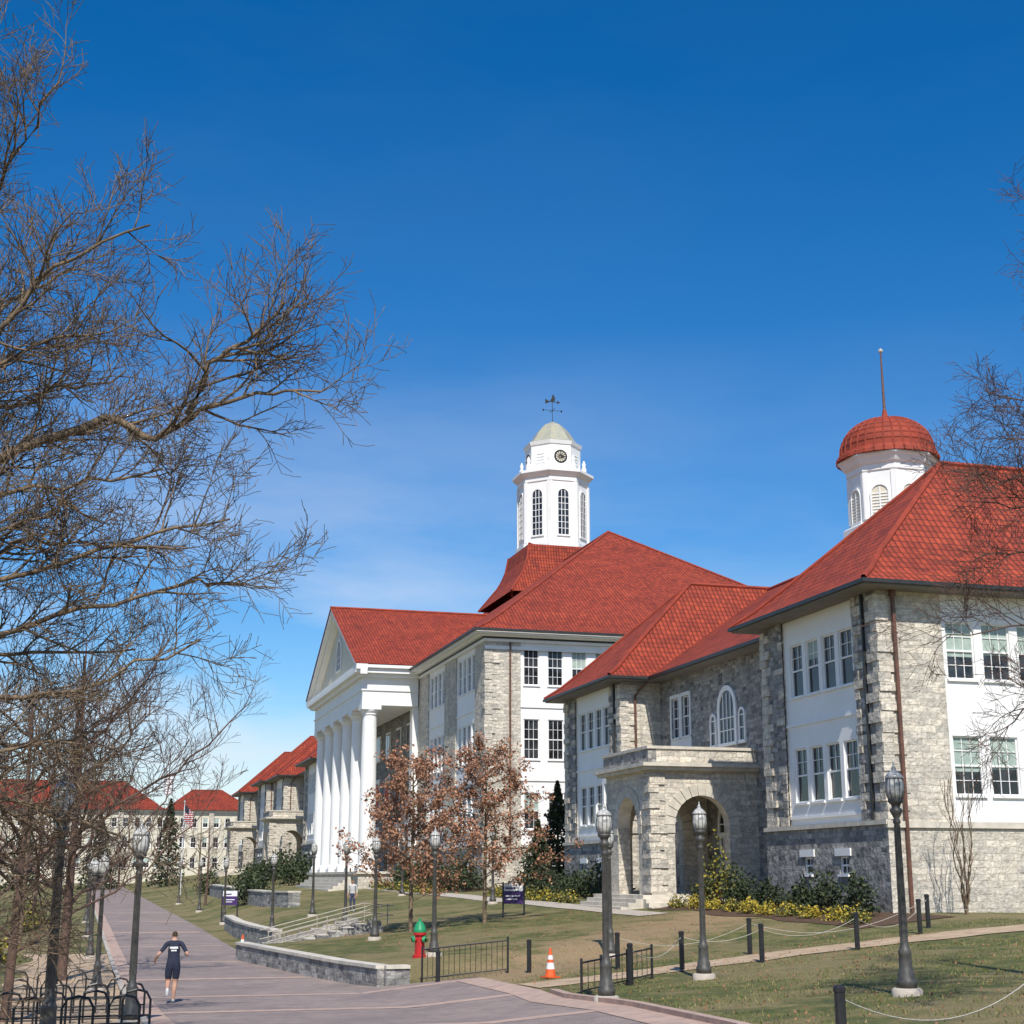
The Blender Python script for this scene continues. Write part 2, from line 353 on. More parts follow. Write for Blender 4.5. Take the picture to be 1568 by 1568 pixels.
    prof=[(2.66,21.3),(2.6,21.5)]+[(2.45*math.cos(t)**.85,21.7+1.95*math.sin(t)) for t in [i*math.pi/2/9 for i in range(9)]]+[(.28,23.7),(.16,23.9),(.1,24.2)]
    mb.lathe(prof,32,c,DO)
    for k in range(32):
        pts=[V((c[0]+r*math.cos(k*math.pi/16),c[1]+r*math.sin(k*math.pi/16),z)) for r,z in prof[:10]]
        mb.tube(pts,.06,4,DO)
    for i in range(3,9): mb.lathe([(prof[i][0]+.03,prof[i][1]-.03),(prof[i][0]+.03,prof[i][1]+.03)],32,c,DO,0,False)
    mb.lathe([(.14,23.8),(.08,24.3),(.045,27.4)],8,c,PI); mb.lathe([(.03,27.4),(.12,27.5),(.12,27.6),(.03,27.68)],8,c,LI)
    cup=mb.mesh('hall_cupola',BM)
    return [('walls',walls),('porch',porch),('roof',roof),('cupola',cup)]
HM=hall_meshes()
for loc,s,nc in (((0,0,0),1,4),((-5,126.6,1.9),1.18,3),((-5,180,2.4),1.18,3)):
    e=empty('stone_hall',loc); e.scale=(s,s,s)
    for n,me in HM[:nc]: obj(n,me,e)
# ------------------------------------------------------------------ main hall with portico
def mainhall():
    rng=random.Random(9); e=empty('columned_hall',(0,0,0))
    mb=MB(); X0,X1,Y0,Y1=26.6,58.6,99.6,169.; ZB,ZT=-3,16.3
    rows=((13.3,15.9),(8.1,10.9),(3.3,5.8))
    F=FY(X0,Y0); L=X1-X0
    def bay(F,u0,u1,ws,w):
        Fw=shift(F,-.12); ops=[]
        for z0,z1 in rows:
            for u in ws: ops.append((u,u+w,z0,z1))
        wallseg(mb,Fw,u0,u1,2.2,ZT,ops,WH)
        for o in ops: window(mb,Fw,*o[:4],3,4,rng.choice((.25,.5,.5)) if rng.random()<.2 else 0,fr=.07)
        for z in (6.6,11.7): mb.fbox(Fw,u0,u1,.001,.08,z,z+.12,WH)
        for u in (u0,u1):
            P=lambda n,z: F[0]+F[1]*u+F[2]*n+V((0,0,z)); mb.face([P(0,2.2),P(-.12,2.2),P(-.12,ZT),P(0,ZT)],ST)
    wallseg(mb,F,0,2.6,2.2,ZT,[],ST); bay(F,2.6,11.9,[2.85+1.8*i for i in range(5)],1.15); wallseg(mb,F,11.9,19.5,2.2,ZT,[],ST)
    bay(F,19.5,28.8,[19.75+1.8*i for i in range(5)],1.15); wallseg(mb,F,28.8,L,2.2,ZT,[],ST)
    ops=[(2.85+1.8*i,3.95+1.8*i,.2,1.5) for i in range(5)]
    Fb=shift(F,.15); wallseg(mb,Fb,-.15,L,ZB,2.05,ops,ST); mb.fbox(F,-.2,L,0,.25,2.05,2.22,LI)
    for o in ops: window(mb,Fb,*o[:4],2,2)
    mb.fbox(F,1.75,1.87,.02,.14,ZB,ZT,PI)
    mb.fbox(F,6.6,7.3,.0,.45,8.15,8.6,SO)
    mb.fbox(F,-.05,L,.002,.06,ZT-.55,ZT-.3,WH)
    F=FX(X0,Y0); L=Y1-Y0
    for seg in ((0,2.9),(8.7,12.3),(18.1,22.6),(46.8,51.3),(57.1,60.7),(66.5,L)): wallseg(mb,F,seg[0],seg[1],2.2,ZT,[],ST)
    for b0 in (2.9,12.3,51.3,60.7): bay(F,b0,b0+5.8,[b0+.3+1.38*i for i in range(4)],1.05)
    Fb=shift(F,.15); ops=[(b+u,b+u+.9,.2,1.5) for b in (2.9,12.3) for u in (.5,2.4,4.3)]
    wallseg(mb,Fb,-.15,22.6,ZB,2.05,ops,ST); mb.fbox(F,-.2,22.6,0,.25,2.05,2.22,LI)
    for o in ops: window(mb,Fb,*o[:4],2,2)
    wallseg(mb,F,22.6,46.8,ZB,ZT,[],SD); wallseg(mb,F,46.8,L,ZB,2.2,[],ST)  # wall behind the columns: portico shade painted in as darker stone
    for i in range(5):
        u=24+4.6*i
        for z0,z1 in ((.4,4.6),(6,9),(10.6,13)):
            mb.fbox(F,u,u+2.0,.003,.08,z0,z1,WH); mb.fbox(F,u+.18,u+.92,.081,.1,z0+.15,z1-.2,GL); mb.fbox(F,u+1.08,u+1.82,.081,.1,z0+.15,z1-.2,GL)
    wallseg(mb,FY(X0,Y1),0,X1-X0,ZB,ZT,[],ST); wallseg(mb,FX(X1,Y0),0,L,ZB,ZT,[],ST)
    quoins(mb,X0,Y0,2.25,ZT-.3,1,1,rng,ST,.9,.55,.4)
    mb.box(X0-.12,X1+.12,Y0-.12,Y1+.12,ZT,16.5,WH); mb.box(X0-.2,X1+.2,Y0-.2,Y1+.2,16.5,16.62,DK); mb.box(X0-.5,X1+.5,Y0-.5,Y1+.5,16.62,16.75,WH)
    obj('walls',mb.mesh('main_walls',BM),e)
    mb=MB()
    mb.box(25.7,59.5,98.7,169.9,16.75,16.97,WH)
    for (a,b,c,d) in ((25.5,25.62,98.4,170.2),(25.62,59.6,98.4,98.52)): mb.box(a,b,c,d,16.9,17.06,DK)
    hiproof(mb,[(25.6,59.6,98.6,170,17.0),(26.9,58.3,99.9,168.7,17.7),(28.6,56.6,101.6,167,18.95),(42.6,42.6,118,151,29.4)])
    cy=134.2; hw=14.0
    XP=20.9; zr=24.4; ze=17.3
    mb.roof([(XP,cy-hw-.3,ze),(38,cy-hw-.3,ze),(38,cy,zr),(XP,cy,zr)]); mb.roof([(XP,cy+hw+.3,ze),(38,cy+hw+.3,ze),(38,cy,zr),(XP,cy,zr)])
    mb.tube([V((XP,cy,zr+.04)),V((38,cy,zr+.04))],.14,6,DO)
    tx,ty=42.7,134.2
    hiproof(mb,[(tx-6,tx+6,ty-6,ty+6,25.8),(tx-4.5,tx+4.5,ty-4.5,ty+4.5,27.8),(tx-3.8,tx+3.8,ty-3.8,ty+3.8,29.4),(tx-3.55,tx+3.55,ty-3.55,ty+3.55,30.9)])
    obj('roof',mb.mesh('main_roof',BM),e)
    mb=MB()
    y0,y1=cy-hw,cy+hw
    mb.box(21.7,26.55,y0+.5,y1-.5,-2.9,.35,ST); mb.box(21.5,26.55,y0+.3,y1-.3,.35,.55,LI)
    for i in range(7): mb.box(21.7-.4*(i+1),21.7-.4*i,y0+3,y1-3,-2.9,.38-.25*(i+1),LI)
    mb.box(21.75,26.5,y0+.8,y1-.8,14.0,15.2,WH); mb.box(21.65,26.5,y0+.7,y1-.7,15.2,15.35,WH)
    mb.box(21.75,26.5,y0+.8,y1-.8,15.35,16.3,WH); mb.box(21.4,26.5,y0+.4,y1-.4,16.3,16.6,WH); mb.box(21.0,26.5,y0,y1,16.6,17.0,WH)
    mb.box(21.05,38,y0-.25,y1+.25,17.0,17.25,WH)
    mb.face([(21.9,y0+.6,17.26),(21.9,y1-.6,17.26),(21.9,cy,zr-.35)],CR)
    for s in (-1,1):
        ya=cy+s*(hw+.3)
        for (xa,xb,d0,d1) in ((21.0,21.95,-.45,-.03),(21.35,21.93,-.85,-.46)):
            mb.box8([(xa,ya,ze+d0),(xb,ya,ze+d0),(xb,cy,zr+d0),(xa,cy,zr+d0),(xa,ya,ze+d1),(xb,ya,ze+d1),(xb,cy,zr+d1),(xa,cy,zr+d1)],WH)
    F=FX(21.88,cy); archwin(mb,F,0,2.2,18.6,20.2,4,.25,.6)
    n=6
    for i in range(n):
        y=y0+1.6+(y1-y0-3.2)*i/(n-1); c=(22.55,y,0)
        mb.box(c[0]-.85,c[0]+.85,y-.85,y+.85,.55,.8,WH)
        prof=[(.82,.8),(.85,.9),(.82,1.05),(.74,1.12)]+[(.70-.12*(t/8)**1.6,1.2+12*t/8) for t in range(9)]+[(.66,13.25),(.66,13.35),(.8,13.55),(.82,13.65)]
        mb.lathe(prof,24,c,WH); mb.box(c[0]-.82,c[0]+.82,y-.82,y+.82,13.65,13.99,WH)
    for y in (y0+1.6,y1-1.6): mb.box(26.1,26.59,y-.5,y+.5,.55,13.99,WH)
    obj('portico',mb.mesh('portico',BM),e)
    mb=MB(); c=(tx,ty,0); r8=math.pi/8
    mb.lathe([(3.75,30.9),(3.75,31.3),(3.5,31.4),(3.45,37.4),(3.55,37.5),(3.55,37.9),(3.8,38.1),(4.05,38.35),(4.05,38.6),(3.4,38.75),(2.9,38.9)],8,c,WH,r8)
    for k in range(8):
        an=k*math.pi/4; nn=V((math.cos(an),math.sin(an),0)); t=V((-nn.y,nn.x,0)); F=(V((tx,ty,0))+nn*3.235,t,nn)
        archwin(mb,F,0,1.05,32.1,36.1,3,.16,.62)
        mb.fbox(F,-1.33,-1.1,-.02,.12,31.4,37.4,WH); mb.fbox(F,1.1,1.33,-.02,.12,31.4,37.4,WH)
    mb.lathe([(2.75,38.8),(2.75,41.3),(2.85,41.4),(2.95,41.75),(2.7,41.8)],8,c,WH,r8)
    for k in range(8):
        an=k*math.pi/4+r8
        p=(tx+3.1*math.cos(an),ty+3.1*math.sin(an),0); mb.lathe([(.24,38.7),(.26,39.3),(.15,39.5),(.2,39.8),(.05,40.2)],8,p,WH)
        an=k*math.pi/4; nn=V((math.cos(an),math.sin(an),0)); t=V((-nn.y,nn.x,0)); F=(V((tx,ty,0))+nn*2.55,t,nn)
        P=lambda u,n,z: F[0]+F[1]*u+F[2]*n+V((0,0,z))
        ring=lambda r,n:[P(r*math.cos(j*math.pi/12),n,40.1+r*math.sin(j*math.pi/12)) for j in range(24)]
        mb.face(ring(.8,.02),WH); 
        if k%2==0:
            mb.face(ring(.68,.04),DK); mb.face(ring(.5,.05),CR)
            for j in range(12):
                a=j*math.pi/6; mb.tube([P(.12*math.cos(a),.07,40.1+.12*math.sin(a)),P(.64*math.cos(a),.07,40.1+.64*math.sin(a))],.035,4,DK)
            mb.tube([P(0,.1,40.1),P(.0,.1,40.65)],.05,4,DK); mb.tube([P(0,.1,40.1),P(.4,.1,40.1)],.06,4,DK)
        else:
            for zz in (39.5,39.8,40.1,40.4): mb.fbox(F,-.4,.4,.03,.06,zz,zz+.12,WH)
    mb.lathe([(2.75,41.8),(2.45,42.0),(2.15,42.4),(1.8,43.0),(1.4,43.5),(.95,43.95),(.4,44.25),(.1,44.4)],8,c,CU,r8)
    mb.lathe([(.08,44.3),(.03,44.6),(.03,47.2)],6,c,DK)
    mb.tube([V((tx-.95,ty,45.6)),V((tx+.95,ty,45.6))],.025,5,DK); mb.tube([V((tx,ty-.8,45.6)),V((tx,ty+.8,45.6))],.025,5,DK)
    for s in (-.95,.95): mb.lathe([(.02,45.47),(.11,45.6),(.02,45.73)],6,(tx+s,ty,0),DK)
    mb.tube([V((tx-.6,ty,46.5)),V((tx+.6,ty,46.5))],.03,5,DK)
    mb.face([(tx-.75,ty,46.25),(tx-.3,ty,46.45),(tx-.3,ty,46.55),(tx-.75,ty,46.8)],DK); mb.face([(tx+.85,ty,46.5),(tx+.5,ty,46.68),(tx+.5,ty,46.32)],DK)
    mb.face([(tx-.28,ty+.02,46.55),(tx+.25,ty+.02,46.55),(tx+.32,ty+.02,46.95),(tx+.1,ty+.02,47.35),(tx-.05,ty+.02,46.95)],DK)
    obj('clock_tower',mb.mesh('clock_tower',BM),e)
mainhall()
def farhall():
    e=empty('distant_hall',(0,0,0)); mb=MB(); rng=random.Random(3)
    F=FY(-45,312); ops=[]
    for i in range(34):
        for z0,z1 in ((2,4.2),(6,8.2),(10,12)): ops.append((1.2+2.25*i,2.4+2.25*i,z0,z1))
    wallseg(mb,F,0,78,-4,13.5,ops,CR)
    for o in ops: window(mb,F,*o[:4],2,2,rng.choice([0,.5,0]),fr=.15)
    mb.fbox(F,0,78,.01,.3,13.0,13.5,WH); wallseg(mb,FX(33,312),0,16,-4,13.5,[],ST); wallseg(mb,FX(-45,312),0,16,-4,13.5,[],ST)
    for u in (8,30,52,70): mb.fbox(F,u,u+1.0,.01,.5,-3,13,ST)
    hiproof(mb,[(-46,16,311,329,13.5),(-37,8,320,320,19.5)]); hiproof(mb,[(16,34,311,329,13.5),(22,28,320,320,18.0)])
    mb.lathe([(.9,17),(.9,20.0),(1.1,20.2),(.8,20.5),(.5,21.3),(.1,21.8)],8,(17,320,0),WH)
    obj('walls',mb.mesh('distant_walls',BM),e)
farhall()
# ------------------------------------------------------------------ terrain
def interp(t,x):
    if x<=t[0][0]: return t[0][1]
    for (a,b),(c,d) in zip(t[:-1],t[1:]):
        if x<=c: return b+(d-b)*(x-a)/(c-a)
    return t[-1][1]
def sm(x,a,b):
    t=max(0,min(1,(x-a)/(b-a))); return t*t*(3-2*t)
RT=[(-30,-1.5),(0,-1.75),(24,-2.6),(36,-3.05),(48,-3.3),(64,-3.25),(80,-3.1),(95,-2.9),(150,-2.5),(320,-1.2)]
BT_=[(0,-1.5),(25,-1.3),(48,-1.2),(63,-.95),(100,-.55),(150,0),(190,.5),(320,1.4)]
XE=[(-20,4),(10,7.4),(16.6,9.0),(23.4,10.5),(30,11.1),(34,11.0),(37,11.4),(44,11.6),(45.2,8.9),(63.5,6.6),(64,7.2),(64.5,8.3),(69.5,8.3),(70,7.2),(320,8)]
def H(x,y):
    r=interp(RT,y); b=interp(BT_,y); t=max(0,min(1,(x-8)/19.7)); z=r+(b-r)*t
    if y>44.5 and x>5:
        amt=.62*sm(y,45.2,48)*(1-sm(y,140,180)); xw=interp([(45.2,9.2),(63.5,6.85),(70,8.4),(320,9)],y); wd=.3 if y<64 else 4.5
        z+=amt*sm(x,xw,xw+wd)*(1-t)
    z+=.05*noise.noise(V((x*.15,y*.15,0)))*sm(x,10.5,14)
    return z
def frange(a,b,s):
    o=[];x=a
    while x<b-1e-6: o.append(x); x+=s
    return o
xs=[-3000,-1500,-700,-300,-120,-60,-40]+frange(-30,5,1)+frange(5,14,.25)+frange(14,34,.7)+frange(34,64,3)+[70,100,200,500,1200,3000]
ys=[-3000,-1000,-300,-100,-40]+frange(-20,44,.8)+frange(44,72,.4)+frange(72,120,.8)+frange(120,330,4)+[340,400,600,1200,3000]
def groundmat():
    m,nt,b=newmat('lawn_grass'); b.inputs['Roughness'].default_value=.95
    tc=nt.nodes.new('ShaderNodeTexCoord').outputs['Object']
    a=ramp(nt,noisetex(nt,tc,1.4,6,.7),[(.36,(.07,.09,.02)),(.5,(.13,.135,.035)),(.64,(.25,.205,.08))])
    c=mixc(nt,ramp(nt,noisetex(nt,tc,.22,4),[(.47,(0,0,0)),(.56,(1,1,1))]),a,(.30,.225,.11))
    c=mixc(nt,.40,c,a)
    sp=nt.nodes.new('ShaderNodeSeparateXYZ'); nt.links.new(tc,sp.inputs[0])
    dist=mth(nt,'ABSOLUTE',mth(nt,'SUBTRACT',mth(nt,'SUBTRACT',sp.outputs[1],mth(nt,'MULTIPLY',sp.outputs[0],.95)),31.5))
    d2=mth(nt,'ADD',mth(nt,'MULTIPLY',dist,.09),mth(nt,'MULTIPLY',mth(nt,'SUBTRACT',noisetex(nt,tc,.8,5,.7),.5),1.3))
    c=mixc(nt,ramp(nt,d2,[(.12,(1,1,1)),(.42,(0,0,0))]),c,(.36,.25,.13))
    c=mixc(nt,.8,c,ramp(nt,noisetex(nt,tc,14,4,.8),[(.3,(.45,.45,.45)),(.7,(1.35,1.35,1.3))]),'MULTIPLY')
    nt.links.new(c,b.inputs['Base Color']); bump(nt,b,noisetex(nt,tc,25,3,.8),.8,.06); return m
mb=MB(); nx=len(xs)
for y in ys:
    for x in xs: mb.v.append((x,y,H(x,y)))
for j in range(len(ys)-1):
    for i in range(nx-1):
        a=j*nx+i; mb.f.append((a,a+1,a+nx+1,a+nx)); mb.m.append(0); mb.uv.append(None)
obj('ground',mb.mesh('ground',[groundmat()],True))
def drape(name,fx0,fx1,ylist,nxs,off,mat,skip=None):
    mb=MB(); 
    for y in ylist:
        a,b=fx0(y),fx1(y)
        for i in range(nxs+1): 
            x=a+(b-a)*i/nxs; mb.v.append((x,y,H(x,y)+off))
    for j in range(len(ylist)-1):
        for i in range(nxs):
            a=j*(nxs+1)+i; mb.f.append((a,a+1,a+nxs+2,a+nxs+1)); mb.m.append(0); mb.uv.append(None)
    return obj(name,mb.mesh(name,[mat],True))
xe=lambda y: interp(XE,y)
def roadmat():
    m,nt,b=newmat('paver_road'); b.inputs['Roughness'].default_value=.9
    tc=nt.nodes.new('ShaderNodeTexCoord').outputs['Object']
    br=nt.nodes.new('ShaderNodeTexBrick'); nt.links.new(tc,br.inputs['Vector']); br.inputs['Scale'].default_value=1
    br.inputs['Brick Width'].default_value=.24; br.inputs['Row Height'].default_value=.12; br.inputs['Mortar Size'].default_value=.006
    br.inputs['Color1'].default_value=(.34,.27,.235,1); br.inputs['Color2'].default_value=(.25,.205,.185,1); br.inputs['Mortar'].default_value=(.16,.13,.12,1)
    c=mixc(nt,.8,br.outputs['Color'],ramp(nt,noisetex(nt,tc,.5,6,.7),[(.3,(.62,.62,.64)),(.7,(1.18,1.12,1.08))]),'MULTIPLY')
    nt.links.new(c,b.inputs['Base Color']); bump(nt,b,noisetex(nt,tc,40,2),.2,.01); return m
yl=frange(-18,44,.8)+frange(44,72,.4)+frange(72,120,.8)+frange(120,300,4)
drape('road',lambda y:1.6,xe,yl,24,.02,roadmat())
band=simple('pink_paver',(.50,.35,.27),(.38,.27,.22),3,.9)
conc=simple('concrete',(.50,.44,.36),(.40,.35,.29),3,.9,.2,.01)
for y in (29.5,36.6,43.2,52,62,74,88,104,124): drape('paver_band',lambda q:1.9,lambda q:xe(q)-.35,[y,y+.3,y+.6] if y<80 else [y,y+1.0],20,.026,band)
drape('paver_edging',lambda y:1.6,lambda y:2.1,yl,2,.032,band); 
drape('paver_edging',lambda y:xe(y)-.8,lambda y:xe(y),frange(-10,44,.8),3,.032,band)
def ribbon(mb,line,w,h0,h1,mat=0,side=0):
    for a,b in zip(line[:-1],line[1:]):
        d=(V(b)-V(a)).to_3d(); n=V((-d.y,d.x,0)).normalized()*w/2; 
        c=[]
        za,zb=H(*a),H(*b); A=V((a[0],a[1],0)); B=V((b[0],b[1],0))
        for z in (0,1):
            for p,zz,s in ((A,za,-1),(B,zb,-1),(B,zb,1),(A,za,1)):
                q=p+n*s; c.append((q.x,q.y,zz+(h1 if z else h0)))
        mb.box8(c,mat)
mb=MB(); ribbon(mb,[(xe(y)+.11,y) for y in frange(-10,36,.9)],.22,-.2,.12); obj('kerb',mb.mesh('kerb',[band]))
mb=MB(); ribbon(mb,[(1.5,y) for y in frange(5,180,1.5)],.16,-.2,.12); obj('kerb',mb.mesh('kerb_left',[conc]))
gravel=simple('gravel_path',(.50,.37,.24),(.36,.26,.16),2.5,.95,.5,.02,30)
PY=lambda x: 39.3-.09*(x-11.6)+.5*math.sin(x*.35)
mb=MB(); N=60
for i in range(N+1):
    x=11.6+(36-11.6)*i/N; yc=PY(x)
    for k in range(5):
        y=yc+(-1+.5*k)*(1.0+.3*noise.noise(V((x*.7,k*2,3)))); mb.v.append((x,y,H(x,y)+.02))
for i in range(N):
    for k in range(4):
        a=i*5+k; mb.f.append((a,a+5,a+6,a+1)); mb.m.append(0); mb.uv.append(None)
obj('gravel_path',mb.mesh('gravel_path',[gravel],True))
mulch=simple('mulch',(.13,.07,.04),(.075,.045,.025),6,.95,.8,.04,40)
drape('mulch_bed',lambda y:24.2+.3*math.sin(y),lambda y:27.8,frange(44,62.5,.4),6,.02,mulch)
drape('mulch_bed',lambda y:24+.4*math.sin(y*.8),lambda y:26.8,frange(96,122,1),6,.03,mulch)
drape('sidewalk',lambda y:22.0,lambda y:23.3,frange(58,120,.8),3,.025,conc)
drape('bare_ground',lambda y:-1.8+.3*math.sin(y*.7),lambda y:1.42,frange(18,70,.8),4,.02,gravel)
# ------------------------------------------------------------------ retaining walls and stairs
def stonewall(name,line,h,w=.42):
    mb=MB(); 
    for a,b in zip(line[:-1],line[1:]):
        for mat,ww,d0,d1 in ((0,w,-.5,h),(1,w+.1,h,h+.1)):
            d=V((b[0]-a[0],b[1]-a[1],0)); n=V((-d.y,d.x,0)).normalized()*ww/2; c=[]
            base=lambda p: min(interp(RT,p[1]),H(*p)) if p[0]<10.5 else H(*p)
            for dz in (d0,d1):
                for p,s in ((a,-1),(b,-1),(b,1),(a,1)): c.append((p[0]+n.x*s,p[1]+n.y*s,base(p)+dz))
            mb.box8(c,mat)
    obj(name,mb.mesh(name,[stone_d,lime]))
stonewall('retaining_wall',[(9.75,45.35),(9.0,45.3),(8.5,49.5),(7.9,54),(7.3,58.5),(6.65,63.6)],.62)
stonewall('retaining_wall',[(9.0,70.8),(8.6,76),(8.4,82),(8.6,90)],.8)
stonewall('retaining_wall',[(13.5,98),(12.6,104),(12.4,112)],.9,.8)
stonewall('retaining_wall',[(12.4,122),(12.4,132),(12.4,145)],.9,.8)
mb=MB(); z0=H(8.0,67)-.02
NS=8
for i in range(NS): mb.box(8.4+.55*i,8.4+.55*(i+1)+.02,64.6,69.6,z0-.3,z0+.15*(i+1)-.03,2); mb.box(8.36+.55*i,8.4+.55*(i+1)+.0,64.6,69.6,z0+.15*(i+1)-.029,z0+.15*(i+1)+.02,0)
for y in (64.2,69.6):
    for i in range(NS): mb.box(8.2+.55*i,8.2+.55*(i+1),y,y+.38,z0-.5,z0+.15*(i+1)+.28,1)
obj('stone_stairs',mb.mesh('stone_stairs',[lime,stone_d,stone_d]))
rail=simple('painted_rail',(.36,.32,.25),(.28,.25,.20),4,.5)
for y in (64.4,66.9,69.8):
    mb=MB(); 
    for dz in (.5,.9): mb.tube([V((8.1,y,z0+dz+.05)),V((8.4,y,z0+dz+.12)),V((8.4+.55*NS,y,z0+.15*NS+dz)),V((13.2,y,z0+.15*NS+dz))],.025,6)
    for i in (0,4,8): mb.tube([V((8.5+.55*i,y,z0+.15*i)),V((8.5+.55*i,y,z0+.15*i+.98))],.026,6)
    obj('handrail',mb.mesh('handrail',[rail]))
# ------------------------------------------------------------------ street lamps
iron=simple('cast_iron',(.05,.048,.042),(.085,.08,.07),8,.5)
globem,nt,b=newmat('lamp_globe'); b.inputs['Roughness'].default_value=.15
w=nt.nodes.new('ShaderNodeTexNoise'); w.inputs['Scale'].default_value=9; tcg=nt.nodes.new('ShaderNodeTexCoord'); nt.links.new(tcg.outputs['Object'],w.inputs['Vector']); nt.links.new(ramp(nt,w.outputs['Fac'],[(.35,(.62,.60,.55)),(.65,(.28,.28,.26))]),b.inputs['Base Color'])
mb=MB()
mb.lathe([(.27,-.4),(.27,.1),(.23,.13)],20,(0,0,0),2)
mb.lathe([(.18,.13),(.18,.26),(.15,.3),(.15,.38),(.125,.42),(.11,.7),(.125,.74),(.095,.79),(.075,.9),(.068,1.0),(.05,2.98),(.07,3.0),(.07,3.04),(.05,3.08),(.09,3.16),(.11,3.2),(.11,3.25),(.07,3.27),(.09,3.33),(.14,3.38),(.14,3.42)],16,(0,0,0),0)
for k in range(8):
    a=k*math.pi/4; mb.tube([V((.068*math.cos(a),.068*math.sin(a),1.0)),V((.05*math.cos(a),.05*math.sin(a),2.96))],.011,4,0)
mb.lathe([(.12,3.42),(.155,3.5),(.17,3.6),(.165,3.7),(.15,3.8)],20,(0,0,0),1)
for k in range(12):
    a=k*math.pi/6; mb.tube([V((r*math.cos(a),r*math.sin(a),z)) for r,z in ((.125,3.42),(.16,3.5),(.175,3.6),(.17,3.7),(.155,3.8))],.006,3,0)
mb.lathe([(.165,3.8),(.17,3.82),(.14,3.87),(.085,3.92),(.045,3.95),(.05,3.98),(.02,4.02),(.012,4.1)],16,(0,0,0),1)
lampm=mb.mesh('street_lamp',[iron,globem,conc],True)
for x,y,s in ((15.3,26.1,1.07),(14.9,34.9,1.04),(11.3,31.9,1.05),(16.2,45.3,1),(11.2,48.2,1),(11.4,59.4,1),(12.2,71,1),(12.6,84,1),(9.9,80,1),(8.9,96,1),(9.2,120,1),(9.2,145,1),(-.28,23.6,1.02),(1.22,32.5,1),(.75,47.9,1),(.7,66,1),(.7,84,1),(.7,104,1),(21,100,1),(21.3,78,1)):
    obj('street_lamp',lampm,None,(x,y,H(x,y)),0,s)
# ------------------------------------------------------------------ fences, posts, racks
black=simple('black_metal',(.015,.015,.016),(.025,.025,.025),9,.4)
def railing(a,b,h=1.0,gap=.16,name='metal_railing'):
    mb=MB(); A=V((a[0],a[1],H(*a))); B=V((b[0],b[1],H(*b))); n=max(2,int((B-A).length/gap)); up=V((0,0,1))
    mb.tube([A+up*h,B+up*h],.024,5); mb.tube([A+up*.12,B+up*.12],.02,5)
    for i in range(n+1):
        p=A.lerp(B,i/n); e=i in (0,n); mb.tube([p+up*(-.1 if e else .12),p+up*(h+(.1 if e else 0))],.032 if e else .009,6 if e else 4)
    obj(name,mb.mesh(name,[black]))
railing((10.1,45.0),(12.6,44.4),.95); 
for a,b in (((11.5,34.2),(12.2,34.8)),((12.4,35.0),(13.2,35.7)),((13.4,35.9),(14.2,36.6))): railing(a,b,.75,.25)
def bikerack(x,y,rz,n=4):
    mb=MB()
    for i in range(n):
        x0=i*.75; mb.tube([V((x0,0,-.1)),V((x0,0,.62)),V((x0+.08,0,.76)),V((x0+.25,0,.8)),V((x0+.42,0,.76)),V((x0+.5,0,.62)),V((x0+.5,0,-.1))],.025,6)
    for z in (.1,.35): mb.tube([V((0,0,z)),V((n*.75-.25,0,z))],.018,5)
    obj('bike_rack',mb.mesh('bike_rack',[black]),None,(x,y,H(x+.5,y)),rz)
for x,y,rz in ((-1.6,26.2,.1),(-1.3,29.2,.05),(-1.2,33.5,.1),(-1.4,37.5,0),(-1.6,43,0)): bikerack(x,y,rz)
ropem=simple('white_rope',(.50,.46,.38),(.36,.33,.28),20,.9)
def post(x,y,h=1.0):
    mb=MB(); mb.lathe([(.07,-.3),(.07,h-.08),(.08,h-.08),(.08,h-.03),(.05,h)],10,(0,0,0),0); obj('bollard_post',mb.mesh('bollard_post',[black]),None,(x,y,H(x,y))); return V((x,y,H(x,y)+h-.15))
def rope(a,b):
    mb=MB(); L=(b-a).length; sag=min(.5,.1*L); pts=[a.lerp(b,t/14)-V((0,0,sag*4*(t/14)*(1-t/14))) for t in range(15)]; mb.tube(pts,.009,5); obj('rope_barrier',mb.mesh('rope_barrier',[ropem]))
P1=[post(*p) for p in ((9.3,17.5),(13.6,19.4),(18.0,22.4))]
for a,b in zip(P1[:-1],P1[1:]): rope(a,b)
P2=[post(*p) for p in ((13.2,35.5),(15.6,38.0),(17.6,37.3),(20.6,37.6),(25.2,41.5),(30,41))]
P3=[post(*p) for p in ((14.8,40.8),(18.6,40.2),(24.0,40.0))]
for Q in (P2,P3):
    for a,b in zip(Q[:-1],Q[1:]): rope(a,b)
post(10.4,44.2,.9); post(13.0,43.5,.95)
# ------------------------------------------------------------------ cone, hydrant, signs
orange=simple('orange_plastic',(.75,.12,.02),(.65,.1,.02),5,.5); wht=simple('reflective_white',(.8,.8,.8),(.7,.7,.7),5,.4)
mb=MB(); mb.box(-.19,.19,-.19,.19,0,.035,0); mb.lathe([(.15,.035),(.115,.22)],18,(0,0,0),0,0,False); mb.lathe([(.115,.22),(.088,.38)],18,(0,0,0),1,0,False)
mb.lathe([(.088,.38),(.075,.46)],18,(0,0,0),0,0,False); mb.lathe([(.075,.46),(.058,.57)],18,(0,0,0),1,0,False); mb.lathe([(.058,.57),(.03,.74),(.02,.75)],18,(0,0,0),0)
conem=mb.mesh('traffic_cone',[orange,wht])
for x,y,s in ((12.75,40.6,1.05),(7.0,66.5,1.15)): obj('traffic_cone',conem,None,(x,y,H(x,y)+.02),.3,s)
red=simple('hydrant_red',(.5,.02,.02),(.4,.02,.02),6,.4); grn=simple('hydrant_green',(.02,.3,.12),(.02,.25,.1),6,.4)
